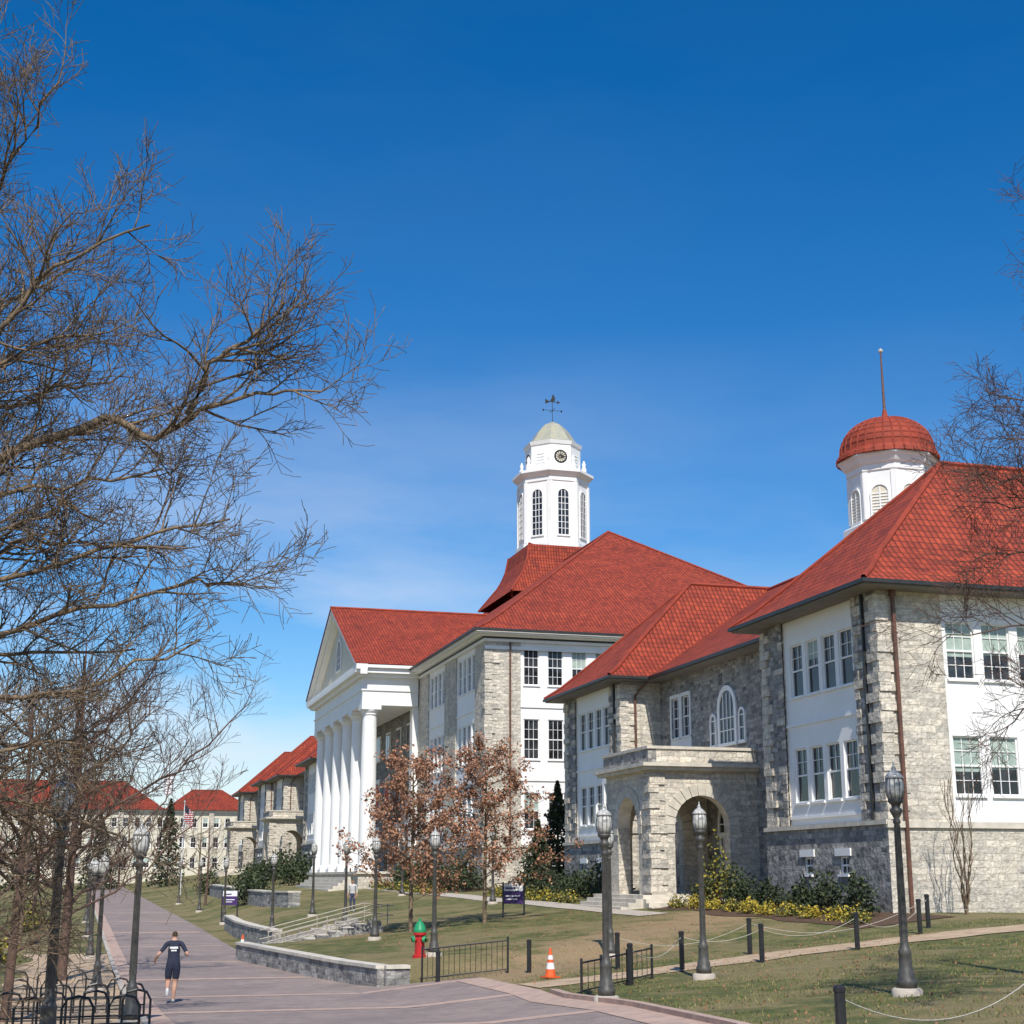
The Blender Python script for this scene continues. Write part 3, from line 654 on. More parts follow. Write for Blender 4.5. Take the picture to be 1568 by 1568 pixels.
mb=MB(); mb.lathe([(.17,-.1),(.17,.06),(.12,.07),(.115,.5),(.16,.52),(.16,.56),(.13,.58)],16,(0,0,0),0)
mb.lathe([(.15,.58),(.15,.64),(.12,.74),(.06,.82),(.03,.84),(.035,.9)],16,(0,0,0),1)
for d in (V((1,0,0)),V((-1,0,0)),V((0,-1,0))):
    mb.tube([d*.08+V((0,0,.42)),d*.19+V((0,0,.42))],.06,10,0); mb.tube([d*.18+V((0,0,.42)),d*.2+V((0,0,.42)),d*.235+V((0,0,.42))],[.075,.075,.03],8,1)
obj('fire_hydrant',mb.mesh('fire_hydrant',[red,grn]),None,(10.75,48.3,H(10.75,48.3)),.4,1.35)
purple=simple('purple_sign',(.06,.02,.14),(.05,.02,.12),5,.5)
def sign(x,y,w,h,z,name='campus_sign'):
    mb=MB(); mb.box(-w/2,w/2,-.03,.03,z,z+h*.62,0); mb.box(-w/2,w/2,-.03,.03,z+h*.62,z+h,1)
    mb.box(-w*.4,w*.1,-.04,-.031,z+h*.72,z+h*.8,0); mb.box(-w*.38,w*.3,-.04,-.031,z+h*.35,z+h*.41,1); mb.box(-w*.38,w*.15,-.04,-.031,z+h*.2,z+h*.25,1)
    for s in (-1,1): mb.box(s*w/2-.04,s*w/2+.04,-.035,.035,-.2,z+h+.05,2)
    obj(name,mb.mesh(name,[purple,wht,black]),None,(x,y,H(x,y)),-.2)
sign(19.0,66,.95,.9,.55); sign(9.6,100,1.0,.9,.9)
flagm,nt,b=newmat('flag_cloth'); tc=nt.nodes.new('ShaderNodeTexCoord').outputs['Object']; wv=nt.nodes.new('ShaderNodeTexWave'); wv.bands_direction='Z'; wv.inputs['Scale'].default_value=1.3; nt.links.new(tc,wv.inputs['Vector']); nt.links.new(ramp(nt,wv.outputs['Fac'],[(.45,(.5,.02,.03)),(.55,(.75,.75,.75))]),b.inputs['Base Color'])
navy=simple('navy_cloth',(.012,.018,.04),(.02,.025,.05),9,.85)
mb=MB(); mb.lathe([(.1,-.5),(.08,6),(.04,10.4),(.1,10.5),(.02,10.7)],8,(0,0,0),0)
for i in range(6):
    x0,x1=.05+.16*i,.05+.16*(i+1); f=lambda x:.12*math.sin(x*9); g=lambda x:-.9*x
    for z0_,z1_,m in ((8.3,9.4,1),(9.4,10.2,2 if i<3 else 1)): mb.face([(x0,f(x0),z0_+g(x0)),(x1,f(x1),z0_+g(x1)),(x1,f(x1),z1_+g(x1)),(x0,f(x0),z1_+g(x0))],m)
obj('flagpole',mb.mesh('flagpole',[wht,flagm,navy]),None,(11.4,178,H(11.4,178)))
# ------------------------------------------------------------------ trees
def rv(rng): return V((rng.gauss(0,1),rng.gauss(0,1),rng.gauss(0,1))).normalized()
def perp(d,rng):
    p=d.cross(rv(rng)); return p.normalized() if p.length>1e-3 else V((1,0,0))
def spawn(mb,pts,rad,lev,cfg,rng,L,t0=.2):
    if lev>=len(cfg['n']): return
    n=cfg['n'][lev]; N=len(pts)-1
    for k in range(n):
        t=t0+(1-t0)*(k+rng.random())/n; f=t*N; i=min(int(f),N-1); p=pts[i].lerp(pts[i+1],f-i); d=(pts[i+1]-pts[i]).normalized()
        r=rad[i]+(rad[i+1]-rad[i])*(f-i); an=R(rng.uniform(*cfg['ang'])); dd=(d*math.cos(an)+perp(d,rng)*math.sin(an))
        dd=(dd+V((0,0,cfg['up']))).normalized()
        ll=cfg['len'][lev]*rng.uniform(.5,1.25)*(1.15-.5*t)
        grow(mb,p,dd,ll,min(r*.7,cfg['r'][lev]),lev+1,cfg,rng)
def grow(mb,p,d,L,r,lev,cfg,rng):
    n=max(3,min(7,int(L/cfg['seg'])+2)); pts=[p]; rad=[r]
    for i in range(n):
        d=(d+rv(rng)*cfg['wig']+V((0,0,cfg['up']*.35))).normalized(); p=p+d*(L/n); pts.append(p); rad.append(max(cfg['rmin'],r*(1-.7*(i+1)/n)))
    mb.tube(pts,rad,3 if lev>=3 else (5 if lev==2 else 7),0)
    if 'leaf' in cfg and lev>=len(cfg['n'])-1:
        for k in range(cfg['leaf']):
            q=pts[rng.randrange(1,len(pts))]+rv(rng)*.14; leaf(mb,q,cfg['ls']*rng.uniform(.6,1.3),rng,rng.choice((1,1,2,3,3)))
    spawn(mb,pts,rad,lev,cfg,rng,L)
def leaf(mb,q,s,rng,mat):
    a=rv(rng); b=a.cross(rv(rng)).normalized(); a=a*s; b=b*s*.6
    mb.face([q-a,q+b,q+a,q-b],mat)
def limb(mb,pts,r0,r1,lev,cfg,rng,t0=.15,wg=.05):
    P=[V(pts[0])]
    for a,b in zip(pts[:-1],pts[1:]):
        a=V(a);b=V(b); n=4
        for i in range(1,n+1): P.append(a.lerp(b,i/n)+rv(rng)*wg*(b-a).length)
    N=len(P)-1; rad=[r0+(r1-r0)*(i/N)**.8 for i in range(N+1)]
    mb.tube(P,rad,9 if r0>.05 else 6,0); spawn(mb,P,rad,lev,cfg,rng,1,t0)
bark=simple('bark_grey_tan',(.23,.165,.10),(.085,.06,.042),7,.9); bark2=simple('bark_reddish',(.14,.08,.055),(.07,.045,.035),7,.9)
rng=random.Random(21); mb=MB()
cfg=dict(n=[14,8,6],len=[1.5,.8,.38],r=[.022,.011,.0065],ang=(28,66),up=.1,wig=.2,seg=.25,rmin=.0046)
T=V((-3.3,20.8,H(-3.3,20.8)-.2))
mb.tube([T,T+V((.05,0,.5)),T+V((.1,0,2.2)),T+V((.2,-.1,4.2)),T+V((.3,-.2,6)),T+V((.3,-.3,8.5)),T+V((.5,-.4,11))],[.5,.36,.3,.27,.22,.14,.07],12,0)
limbs=[
 [(-3.1,20.6,3.6),(-1.6,20.2,5.3),(0,19.9,6.1),(.6,19.7,5.75),(1.2,19.5,6.2),(1.9,19.3,6.45),(2.7,18.9,6.4)],
 [(1.0,19.5,6.1),(1.25,19.3,6.8),(1.7,19.1,7.1),(2.2,18.8,7.6)],
 [(-3.0,20.5,5.6),(-2.1,19.8,7.8),(-1.5,19.2,9.2),(-1.0,18.8,10.4)],
 [(-3.0,20.5,5.0),(-1.6,19.6,6.9),(-.8,19.1,7.9),(.3,18.9,8.5)],
 [(-3.1,20.6,2.6),(-1.2,20.2,3.9),(.3,19.9,4.4),(1.7,19.7,4.8)],
 [(-3.1,20.6,2.2),(-1.6,20.5,3.0),(-.2,20.2,3.5),(1.3,20.1,3.9),(1.9,20,3.9)],
 [(-3.1,20.6,1.8),(-1.6,20.5,2.2),(-.2,20.2,2.4),(1.3,20.1,3.1)],
 [(-3.1,20.6,1.3),(-1.8,21,1.2),(-.6,21,.9),(.5,21,.6)],
 [(-3.1,20.6,4.2),(-1.9,20.2,4.9),(-.5,19.9,5.1),(.7,19.6,5.3)],
 [(-2.9,20.4,7.0),(-2.4,19.8,8.6),(-2.1,19.4,9.8),(-1.9,19.2,11.0)],
 [(-3.0,20.5,4.8),(-2.0,21.5,6.4),(-.8,22.3,7.2),(.2,22.8,7.7)],
 [(-3.0,20.5,3.2),(-2.0,21.6,4.3),(-1.0,22.6,4.9),(.3,23.2,5.0)],
 [(-3.1,20.6,1.0),(-2.2,21.0,.2),(-1.6,21.2,-.6),(-1.0,21.3,-1.1)],
 [(-3.1,20.6,2.0),(-2.3,20.2,1.5),(-1.3,20.0,1.5),(-.2,19.8,1.7)],
 [(-2.9,20.5,5.2),(-2.0,20.0,6.2),(-1.1,19.7,7.0),(-.1,19.5,7.2)],
 [(-3.0,20.6,3.6),(-2.2,20.2,4.3),(-1.4,19.9,4.4),(-.5,19.7,4.7)],
 [(-3.0,20.6,2.4),(-2.0,21.8,3.0),(-.8,22.8,3.3),(.6,23.4,3.4)],
 [(-3.0,20.6,1.4),(-2.0,21.8,2.0),(-.8,22.8,1.9),(.3,23.4,2.2)],
 [(-3.0,20.5,6.0),(-2.1,21.2,7.6),(-1.3,21.8,8.6),(-.5,22.2,9.2)],
 [(-3.0,20.5,4.4),(-1.8,21.0,5.4),(-.7,21.2,6.2),(.5,21.4,6.5)],
 [(-3.0,20.6,.9),(-2.1,21.8,.8),(-1.2,22.8,.3),(-.3,23.4,-.2)],
 [(-3.0,20.6,4.0),(-4.5,20.2,6),(-6,20,7.5),(-7.5,20,8)],
 [(-3.2,20.6,3.0),(-3.8,18.8,4.6),(-4.2,17.2,6),(-4.4,16,7)],
]
for i,L in enumerate(limbs): limb(mb,L,.085 if i==0 else .055,.015,0,cfg,rng)
obj('bare_oak_tree',mb.mesh('bare_oak_tree',[bark],True))
rng=random.Random(8); mb=MB()
T=V((17.6,19.6,H(17.6,19.6)-.2))
cfg2=dict(n=[12,7,5],len=[1.25,.7,.34],r=[.014,.009,.006],ang=(28,66),up=.06,wig=.22,seg=.22,rmin=.0042)
mb.tube([T,T+V((0,0,.5)),T+V((0,.1,3)),T+V((0,.2,6)),T+V((.1,.2,9)),T+V((.1,.1,12)),T+V((0,0,15))],[.42,.32,.27,.22,.17,.1,.04],12,0)
for L in ([(17.6,19.7,5),(16.1,20.6,6.1),(15.0,21.0,6.6),(14.1,21.4,6.8)],
          [(17.6,19.7,5.4),(16.4,20.4,7.0),(15.5,20.8,7.9),(14.7,21.2,8.3)],
          [(17.6,19.7,4.6),(16.3,20.6,5.9),(15.3,21.1,6.2),(14.3,21.5,6.3)],
          [(17.6,19.7,5.2),(16.5,20.3,6.6),(15.8,20.7,7.2),(15.0,21.1,7.5)],
          [(17.6,19.7,4),(16.2,20.8,5.2),(15.3,21.4,5.5),(14.6,21.8,5.4)],
          [(17.6,19.7,3),(16.0,20.8,4.1),(14.9,21.4,4.2),(13.7,22,3.9)],
          [(17.6,19.7,1.6),(16.0,20.5,2.7),(15.0,21,2.8),(14.4,21.3,2.3)],
          [(17.6,19.7,8),(16.7,20,9.8),(16.0,20.2,10.8),(15.5,20.4,11.6)],
          [(17.6,19.7,7),(16.6,20,8.6),(16.0,20.3,9.4),(15.6,20.5,9.9)],
          [(17.6,19.7,10),(17.3,19.6,12),(16.9,19.4,14),(16.6,19.2,15.5)],
          [(17.7,19.7,6),(19,18.6,8),(20,17.6,9.4),(21,17,10)],[(17.7,19.7,4.5),(19,21,6),(20.5,22,7.4),(22,22.6,8)]):
    limb(mb,L,.035,.008,0,cfg2,rng,.3)
obj('bare_tree',mb.mesh('bare_tree_right',[bark2],True))
def baretree(x,y,h,seed,mat,spread=1,n=8,name='bare_tree',dens=(8,7,5)):
    rng=random.Random(seed); mb=MB(); z=H(x,y)-.15; s=h/9
    mb.tube([V((0,0,0)),V((0,0,.4)),V((.05,0,h*.25)),V((.1,.05,h*.55)),V((.05,.1,h*.95))],[.2*s,.13*s,.11*s,.07*s,.02],9,0)
    c=dict(n=list(dens),len=[1.7*s,.85*s,.42*s],r=[.02*s,.011*s,.007],ang=(25,60),up=.18,wig=.18,seg=.3,rmin=.0055)
    for k in range(n):
        a=k*2.4+rng.random(); zz=h*(.2+.5*k/n); l=h*.42*spread*(1-.35*k/n)
        e=V((math.cos(a),math.sin(a),0))
        limb(mb,[V((0,0,zz)),V((0,0,zz))+e*l*.4+V((0,0,l*.25)),V((0,0,zz))+e*l*.75+V((0,0,l*.5)),V((0,0,zz))+e*l+V((0,0,l*.8))],.05*s,.012*s,0,c,rng)
    obj(name,mb.mesh(name,[mat],True),None,(x,y,z))
baretree(-1.3,35,7.8,1,bark2,1.3,11,dens=(9,7,4)); baretree(-.3,53,12.0,2,bark2,1.35,12,dens=(9,7,4)); baretree(-2.5,76,11,3,bark,1.1,7,dens=(6,6,4)); baretree(-3.2,43,9.5,6,bark2,1.2,10,dens=(8,6,4))
baretree(-2.5,98,10,4,bark2,1,7,dens=(6,5,3)); baretree(12,160,9,9,bark,1,6,dens=(5,5,3)); baretree(8,205,10,10,bark2,1,6,dens=(5,5,3)); baretree(10.3,128,7.5,14,bark2,1,6,dens=(5,5,3))
rng=random.Random(4); mb=MB(); c=dict(n=[6,4],len=[.9,.4],r=[.012,.007],ang=(12,35),up=.3,wig=.12,seg=.3,rmin=.005)
for k in range(7):
    a=k*.9; e=V((math.cos(a),math.sin(a),0)); limb(mb,[V((0,0,0)),e*.15+V((0,0,1.2)),e*.35+V((0,0,2.8)),e*.45+V((0,0,4.6))],.035,.01,0,c,rng)
obj('slender_bare_tree',mb.mesh('slender_bare_tree',[bark],True),None,(29.2,45.6,H(29.2,45.6)-.1))
l1=simple('russet_leaf',(.36,.16,.085),(.27,.12,.065),3,.8); l2=simple('russet_leaf_dark',(.18,.08,.045),(.13,.06,.035),3,.8); l3=simple('russet_leaf_pale',(.48,.26,.15),(.40,.20,.12),3,.8)
def russet(x,y,h,seed):
    rng=random.Random(seed); mb=MB(); z=H(x,y)-.1
    mb.tube([V((0,0,0)),V((0,0,h*.3)),V((.05,0,h*.65)),V((0,.05,h*.97))],[.10,.08,.055,.015],8,0)
    c=dict(n=[8,5],len=[.95,.42],r=[.013,.007],ang=(25,62),up=.12,wig=.18,seg=.3,rmin=.005,leaf=6,ls=.072)
    for k in range(28):
        a=k*2.4; t=k/28; zz=h*(.18+.74*t); l=h*.40*(1-.70*t)*rng.uniform(.55,1.25); e=V((math.cos(a),math.sin(a),0))
        limb(mb,[V((0,0,zz)),V((0,0,zz))+e*l*.5+V((0,0,l*.2)),V((0,0,zz))+e*l+V((0,0,l*.45))],.028,.009,0,c,rng)
    obj('russet_oak_tree',mb.mesh('russet_oak_tree',[bark,l1,l2,l3]),None,(x,y,z))
russet(13.4,62,7.6,1); russet(16.9,63.2,8.0,2)
g1=simple('evergreen_leaf',(.04,.06,.018),(.025,.04,.012),2,.7); g2=simple('evergreen_leaf_dark',(.018,.028,.01),(.013,.02,.008),2,.7); g3=simple('evergreen_leaf_light',(.07,.085,.03),(.05,.07,.025),2,.7)
y1=simple('yellow_leaf',(.48,.36,.035),(.36,.28,.03),2,.7); y2=simple('yellow_green_leaf',(.19,.17,.03),(.12,.13,.025),2,.7)
GM=[bark2,g1,g2,g3,y1,y2]
def shrub(x,y,rx,ry,rz,n,name='evergreen_shrub',mats=(1,1,2,3),ls=.07,seed=0):
    rng=random.Random(seed+int(x*31+y*17)); mb=MB(); 
    for k in range(5): 
        e=rv(rng); e.z=abs(e.z)+.5; mb.tube([V((0,0,-.1)),V((e.x*rx*.5,e.y*ry*.5,e.z*rz*.6))],[.03,.01],4,0)
    off=V((rng.random()*50,rng.random()*50,0))
    for i in range(n):
        d=rv(rng); d.z=abs(d.z) if rng.random()<.85 else d.z*.4; k=1+.6*noise.noise(d*2.6+off); rr=k*(rng.random()**.35)
        q=V((d.x*rx*rr,d.y*ry*rr,max(.02,d.z*rz*rr*1.0+rz*.15)))
        nn=noise.noise(q*3+off); m=mats[min(len(mats)-1,max(0,int((nn+.5)*len(mats))))] if rng.random()<.6 else rng.choice(mats)
        leaf(mb,q,ls*rng.uniform(.6,1.4),rng,m)
    obj(name,mb.mesh(name,GM),None,(x,y,H(x,y)))
rng=random.Random(77)
for y,x,s,hh in ((47.6,26.2,.7,1.6),(50.2,26.3,.7,1.7),(52.2,26.3,.6,1.2),(55.2,26.4,.7,1.2),(57.6,26.3,.8,1.7),(60,26.8,1.0,2.0),(61.9,26.6,.7,1.1)): shrub(x,y,s,s,hh*.8,1100)
shrub(25.9,58.9,.8,.8,2.4,700,'yellow_green_shrub',(4,5,5,1))
for i in range(10): 
    y=45.6+i*1.7; s=rng.uniform(.8,1.15); shrub(25.1-.02*i+rng.uniform(-.15,.15),y,.5*s,.52*s,.5*s,480,'golden_shrub',(4,5,4,4) if i%3 else (5,4,5,1),.05)
for i in range(9): shrub(26.0,71.5+i*1.9,.9,.9,rng.uniform(1.0,2.0),600,ls=.09)
for i in range(8): shrub(23.6,72+i*2.0,.55,.6,.55,260,'golden_shrub',(4,5,5,1),.07)
for i in range(12): shrub(25.0+rng.uniform(-.5,.3),97.5+i*2.0,1.1,1.1,rng.uniform(1.2,2.4),500,ls=.12)
for i in range(10): shrub(22.6,97+i*2.2,.7,.7,.6,220,'golden_shrub',(4,5,5,1),.09)
for y in (152,157,163,170,178,184,189,194): shrub(23+rng.uniform(-3,1),y,1.8,1.8,rng.uniform(1.8,3.4),500,ls=.18)
for x,y in ((12,112),(13,118),(14,133),(12.5,152)): shrub(x,y,1.4,1.4,2.2,500,ls=.15)
for x,y in ((-3,60),(-4,66),(-2.5,90),(-3,110)): shrub(x,y,1.0,1.6,1.2,500,'golden_shrub',(4,5,5,1),.1)
def conifer(x,y,h,r,n,seed,ls=1):
    rng=random.Random(seed); mb=MB(); mb.tube([V((0,0,-.2)),V((0,0,h*.98))],[.14,.02],7,0)
    for i in range(n):
        t=rng.random()**1.3; z=h*(.06+.94*t); a=rng.random()*6.283; rr=r*(1-t)**.85*(.75+.5*noise.noise(V((a*1.5,z*2,seed)))); q=rr*rng.random()**.4
        p=V((q*math.cos(a),q*math.sin(a),z-q*.25)); leaf(mb,p,rng.uniform(.07,.17)*ls,rng,rng.choice((1,2,2,3)))
    for k in range(60):
        z=h*(.06+.9*k/60); a=k*2.4; l=r*(1-k/60)*.95; mb.tube([V((0,0,z)),V((l*math.cos(a),l*math.sin(a),z-l*.2))],[.025,.008],3,0)
    obj('evergreen_tree',mb.mesh('evergreen_tree',GM),None,(x,y,H(x,y)))
conifer(28.8,90,6.6,2.2,3800,1); conifer(26.6,87,4.2,1.7,2400,2); conifer(13,235,13,4,2600,3,1.8); conifer(3,250,12,4.5,2400,7,2); conifer(-8,240,11,4,2200,8,2)
rng=random.Random(12); mb=MB()
for k in range(40):
    x=rng.uniform(-90,10) if k%2 else rng.uniform(-140,-20); y=rng.uniform(250,300) if x>-20 else rng.uniform(120,300); 
    if x>-14 and y<230: continue
    hh=rng.uniform(8,13); b0=V((x,y,H(x,y)))
    mb.tube([b0,b0+V((0,0,hh*.5))],[.25,.12],5,0)
    for j in range(140):
        d=rv(rng); st=b0+V((0,0,hh*.35)); en=b0+V((d.x*hh*.36,d.y*hh*.36,hh*.65+d.z*hh*.35)); mb.tube([st.lerp(en,.3),st.lerp(en,.7)+rv(rng)*.4,en],[.06,.035,.015],3,0)
obj('distant_trees',mb.mesh('distant_trees',[bark2]))
rng=random.Random(33); mb=MB()
for i in range(26000):
    y=15+27*rng.random()**.8; x=xe(y)+.3+rng.random()*(9+y*.35); 
    if abs(y-PY(x))<1.0: continue
    if noise.noise(V((x*.5,y*.5,7)))<-.15: continue
    z=H(x,y); a=rng.random()*6.28; w=rng.uniform(.008,.02); h=rng.uniform(.03,.08); dx,dy=w*math.cos(a),w*math.sin(a)
    mb.face([(x-dx,y-dy,z-.01),(x+dx,y+dy,z-.01),(x+rng.uniform(-.04,.04),y+rng.uniform(-.04,.04),z+h)],rng.choice((0,0,0,1)))
obj('grass',mb.mesh('grass',[simple('grass_blade',(.10,.13,.025),(.13,.145,.035),2,.8),simple('dry_blade',(.28,.24,.09),(.22,.19,.07),2,.8)]))
mb=MB()
for i in range(2500):
    y=rng.uniform(20,66); x=rng.uniform(10.8,24)
    if y>44 or x>xe(y)+.3: leaf(mb,V((x,y,H(x,y)+.03)),rng.uniform(.02,.04),rng,0)
obj('fallen_leaves',mb.mesh('fallen_leaves',[l1]))
# ------------------------------------------------------------------ people
skinm=simple('skin',(.50,.29,.20),(.45,.25,.17),8,.6); hairm=simple('hair_brown',(.06,.035,.02),(.04,.022,.014),12,.8); shoe=simple('shoe_white',(.6,.6,.6),(.5,.5,.5),5,.6)
tee=simple('tee_white',(.6,.6,.58),(.5,.5,.5),5,.8); jeans=simple('jeans',(.05,.07,.13),(.04,.05,.1),5,.9)
def human(name,loc,rz,J,E,mats,rootmark=None):
    bm=bmesh.new(); lay=bm.verts.layers.skin.verify(); vs={}; 
    for k,(p,r,lab) in J.items():
        v=bm.verts.new(p); v[lay].radius=(r,r) if not isinstance(r,tuple) else r; vs[k]=v
    vs['pelvis'][lay].use_root=True
    for a,b in E: bm.edges.new((vs[a],vs[b]))
    me=bpy.data.meshes.new('tmp'); bm.to_mesh(me); bm.free(); o=bpy.data.objects.new('tmp',me); COL.objects.link(o)
    o.modifiers.new('s','SKIN').use_smooth_shade=True; m=o.modifiers.new('ss','SUBSURF'); m.levels=2; m.render_levels=2
    dg=bpy.context.evaluated_depsgraph_get(); me2=bpy.data.meshes.new_from_object(o.evaluated_get(dg)); bpy.data.objects.remove(o)
    me2.materials.clear()
    for m in mats: me2.materials.append(m)
    segs=[(V(J[a][0]),V(J[b][0]),J[a][2],J[b][2]) for a,b in E]
    for p in me2.polygons:
        c=p.center; best=9;lab=0
        for a,b,la,lb in segs:
            ab=b-a; t=max(0,min(1,(c-a).dot(ab)/max(1e-9,ab.length_squared))); d=(c-(a+ab*t)).length
            if d<best: best=d; lab=la if t<.5 else lb
        if lab==3 and (c.z>J['head'][0][2]+.035 or (c.y<J['head'][0][1]-.005 and c.z>J['head'][0][2]-.09)): lab=4
        elif lab==3: lab=0
        p.material_index=lab; p.use_smooth=True
    e=empty(name,loc); e.rotation_euler=(0,0,rz); ob=obj('body',me2,e)
    h=V(J['head'][0]); mbf=MB()
    mbf.tube([h+V((0,.085,.02)),h+V((0,.125,-.025)),h+V((0,.09,-.035))],[.01,.017,.01],6,0)
    for s in (-1,1):
        mbf.lathe([(.002,-.012),(.012,-.004),(.012,.004),(.002,.012)],8,tuple(h+V((s*.033,.088,.015))),1)
        mbf.tube([h+V((s*.082,0,-.03)),h+V((s*.095,-.01,0)),h+V((s*.085,-.005,.03))],[.01,.016,.01],6,0)
    mbf.box(h.x-.025,h.x+.025,h.y+.085,h.y+.097,h.z-.062,h.z-.052,2)
    obj('face',mbf.mesh('face',[skinm,hairm,simple('lips',(.35,.12,.1),(.3,.1,.09))],True),e)
    return e
def hand(J,E,pre,w,d,side,out):
    w=V(w); d=V(d).normalized(); side=V(side).normalized(); out=V(out).normalized()
    J[pre+'palm']=(w+d*.05,.026,0); J[pre+'knk']=(w+d*.09,.026,0); E+= [(pre+'wrist',pre+'palm'),(pre+'palm',pre+'knk')]
    for i,(o,l) in enumerate(((-.03,.062),(-.01,.075),(.01,.07),(.03,.055))):
        b=w+d*.095+side*o; c=b+d*l*.45+out*.012; e=c+(d*.4+out*.9).normalized()*l*.5
        for n,p,r in (('a',b,.0095),('b',c,.009),('c',e,.008)): J[f'{pre}f{i}{n}']=(p,r,0)
        E+=[(pre+'knk',f'{pre}f{i}a'),(f'{pre}f{i}a',f'{pre}f{i}b'),(f'{pre}f{i}b',f'{pre}f{i}c')]
    b=w+d*.035-side*.035+out*.01; c=b+(d*.7-side*.6+out*.4)*.035; e=c+(d*.8+out*.4)*.03
    for n,p,r in (('a',b,.011),('b',c,.01),('c',e,.009)): J[f'{pre}t{n}']=(p,r,0)
    E+=[(pre+'palm',pre+'ta'),(pre+'ta',pre+'tb'),(pre+'tb',pre+'tc')]
J={'pelvis':((0,0,.95),(.155,.115),2),'belly':((0,.015,1.1),(.145,.11),1),'chest':((0,.05,1.31),(.175,.12),1),'up':((0,.06,1.44),(.12,.09),1),'neck':((0,.075,1.54),.055,0),
 'head':((0,.095,1.645),(.08,.095),3),'top':((0,.09,1.74),(.062,.07),3),
 'Lsh':((-.185,.05,1.43),.068,1),'Lup':((-.27,-.02,1.30),.056,1),'Lel':((-.38,-.10,1.17),.042,0),'Lwrist':((-.46,.08,1.03),.028,0),
 'Rsh':((.185,.05,1.43),.068,1),'Rup':((.26,-.01,1.31),.056,1),'Rel':((.35,-.08,1.16),.042,0),'Rwrist':((.31,.15,1.16),.028,0),
 'Lhip':((-.095,.0,.88),.11,2),'Lth':((-.11,.05,.68),.105,2),'Lkn':((-.11,.08,.5),.066,0),'Lcf':((-.11,-.08,.43),.066,0),'Lan':((-.10,-.30,.35),.042,0),'Lhe':((-.10,-.36,.33),.045,5),'Lto':((-.10,-.33,.17),.038,5),
 'Rhip':((.095,.0,.88),.11,2),'Rth':((.08,.05,.68),.105,2),'Rkn':((.06,.07,.49),.068,0),'Rcf':((.05,.02,.33),.068,0),'Ran':((.04,-.02,.1),.042,0),'Rhe':((.04,-.04,.045),.045,5),'Rto':((.045,.15,.035),.038,5)}
E=[('pelvis','belly'),('belly','chest'),('chest','up'),('up','neck'),('neck','head'),('head','top'),('up','Lsh'),('Lsh','Lup'),('Lup','Lel'),('Lel','Lwrist'),('up','Rsh'),('Rsh','Rup'),('Rup','Rel'),('Rel','Rwrist'),
 ('pelvis','Lhip'),('Lhip','Lth'),('Lth','Lkn'),('Lkn','Lcf'),('Lcf','Lan'),('Lan','Lhe'),('Lhe','Lto'),('pelvis','Rhip'),('Rhip','Rth'),('Rth','Rkn'),('Rkn','Rcf'),('Rcf','Ran'),('Ran','Rhe'),('Rhe','Rto')]
hand(J,E,'L',(-.46,.08,1.03),(-.05,.2,-.1),(0,.3,.9),(1,0,0)); hand(J,E,'R',(.31,.15,1.16),(-.03,.24,.0),(0,-.1,-.95),(-1,0,0))
man=human('running_man',(2.55,41.0,H(2.55,41.0)+.02),R(-6),J,E,[skinm,navy,navy,skinm,hairm,shoe]); man.scale=(1.03,)*3
mbl=MB(); mbl.box(-.1,.1,-.093,-.075,1.31,1.36,0); mbl.box(-.07,.07,-.091,-.075,1.25,1.285,0); obj('shirt_print',mbl.mesh('shirt_print',[wht]),man)
J2=dict(J); J2.update({'Lel':((-.25,.0,1.15),.042,1),'Lup':((-.22,.02,1.3),.056,1),'Lwrist':((-.26,.08,.92),.028,0),'Rel':((.25,.0,1.15),.042,1),'Rup':((.22,.02,1.3),.056,1),'Rwrist':((.26,.08,.92),.028,0),
 'Lkn':((-.1,.02,.48),.065,2),'Lth':((-.1,.02,.68),.09,2),'Lcf':((-.1,0,.3),.055,2),'Lan':((-.1,-.02,.1),.042,2),'Lhe':((-.1,-.04,.045),.04,5),'Lto':((-.1,.15,.035),.036,5),'Rkn':((.1,.02,.48),.065,2),'Rth':((.1,.02,.68),.09,2),'Rcf':((.1,0,.3),.055,2),'Ran':((.1,-.02,.1),.042,2),'Rhe':((.1,-.04,.045),.04,5),'Rto':((.1,.15,.035),.036,5)})
isH=lambda n: n[1:]in('palm','knk','ta','tb','tc') or (n[1:2]=='f')
J2={k:v for k,v in J2.items() if not isH(k)}; E2=[e for e in E if not (isH(e[0]) or isH(e[1]))]
hand(J2,E2,'L',(-.26,.08,.92),(0,.05,-.2),(0,.9,.1),(1,0,0)); hand(J2,E2,'R',(.26,.08,.92),(0,.05,-.2),(0,.9,.1),(-1,0,0))
human('standing_person',(15.0,85,H(15,85)+.01),R(160),J2,E2,[skinm,tee,jeans,skinm,hairm,shoe])
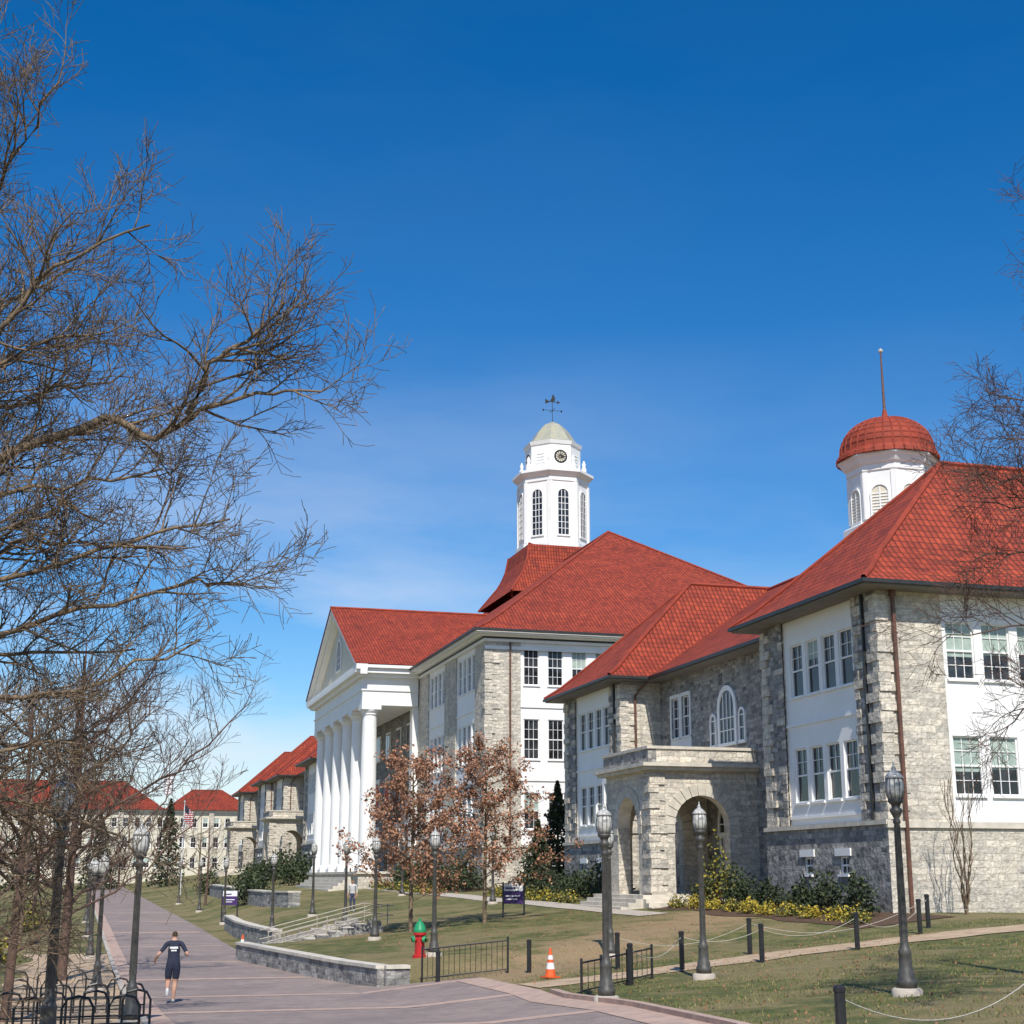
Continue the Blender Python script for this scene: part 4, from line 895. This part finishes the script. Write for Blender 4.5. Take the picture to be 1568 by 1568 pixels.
# ------------------------------------------------------------------ sky, sun, camera
EL,AZ=48,191
w=bpy.data.worlds.new('World'); scene.world=w; w.use_nodes=True; nt=w.node_tree; bg=nt.nodes['Background']
sky=nt.nodes.new('ShaderNodeTexSky'); sky.sky_type='NISHITA'; sky.sun_disc=False; sky.sun_elevation=R(EL); sky.sun_rotation=R(AZ); sky.dust_density=.5; sky.ozone_density=3.2; sky.air_density=1.0; sky.altitude=200
hs=nt.nodes.new('ShaderNodeHueSaturation'); hs.inputs['Saturation'].default_value=1.42; hs.inputs['Hue'].default_value=.504; hs.inputs['Value'].default_value=1.12; nt.links.new(sky.outputs[0],hs.inputs['Color'])
tc=nt.nodes.new('ShaderNodeTexCoord').outputs['Generated']; mp=nt.nodes.new('ShaderNodeMapping'); mp.inputs['Scale'].default_value=(1.7,1.7,6.5); mp.inputs['Rotation'].default_value=(.12,.3,.3); mp.inputs['Location'].default_value=(.35,.1,.2); nt.links.new(tc,mp.inputs[0])
f=noisetex(nt,mp.outputs[0],1.6,8,.55); cl=ramp(nt,f,[(.40,(0,0,0)),(.72,(1,1,1))])
sp=nt.nodes.new('ShaderNodeSeparateXYZ'); nt.links.new(tc,sp.inputs[0])
alt=ramp(nt,sp.outputs[2],[(0,(1,1,1)),(.16,(.9,.9,.9)),(.26,(.30,.30,.30)),(.36,(.02,.02,.02))])
lf=ramp(nt,sp.outputs[0],[(.12,(1,1,1)),(.42,(.3,.3,.3))])
mu=mixc(nt,1.0,mixc(nt,1.0,cl,alt,'MULTIPLY'),lf,'MULTIPLY')
c=mixc(nt,mu,hs.outputs[0],(7.0,7.3,7.8)); nt.links.new(c,bg.inputs['Color']); bg.inputs['Strength'].default_value=.12
S=V((math.sin(R(AZ))*math.cos(R(EL)),math.cos(R(AZ))*math.cos(R(EL)),math.sin(R(EL))))
sl=bpy.data.lights.new('sun','SUN'); sl.energy=5.0; sl.angle=R(.5); sl.color=(1,.95,.87); so=bpy.data.objects.new('sun',sl); COL.objects.link(so); so.rotation_euler=S.to_track_quat('Z','Y').to_euler()
cam=bpy.data.cameras.new('camera'); cam.sensor_width=36; cam.lens=51.66; cam.clip_end=8000; co=bpy.data.objects.new('camera',cam); COL.objects.link(co)
co.location=(0,0,0); co.rotation_euler=(R(104),0,R(-16)); scene.camera=co
scene.view_settings.view_transform='Standard'; scene.view_settings.look='None'; scene.view_settings.exposure=0
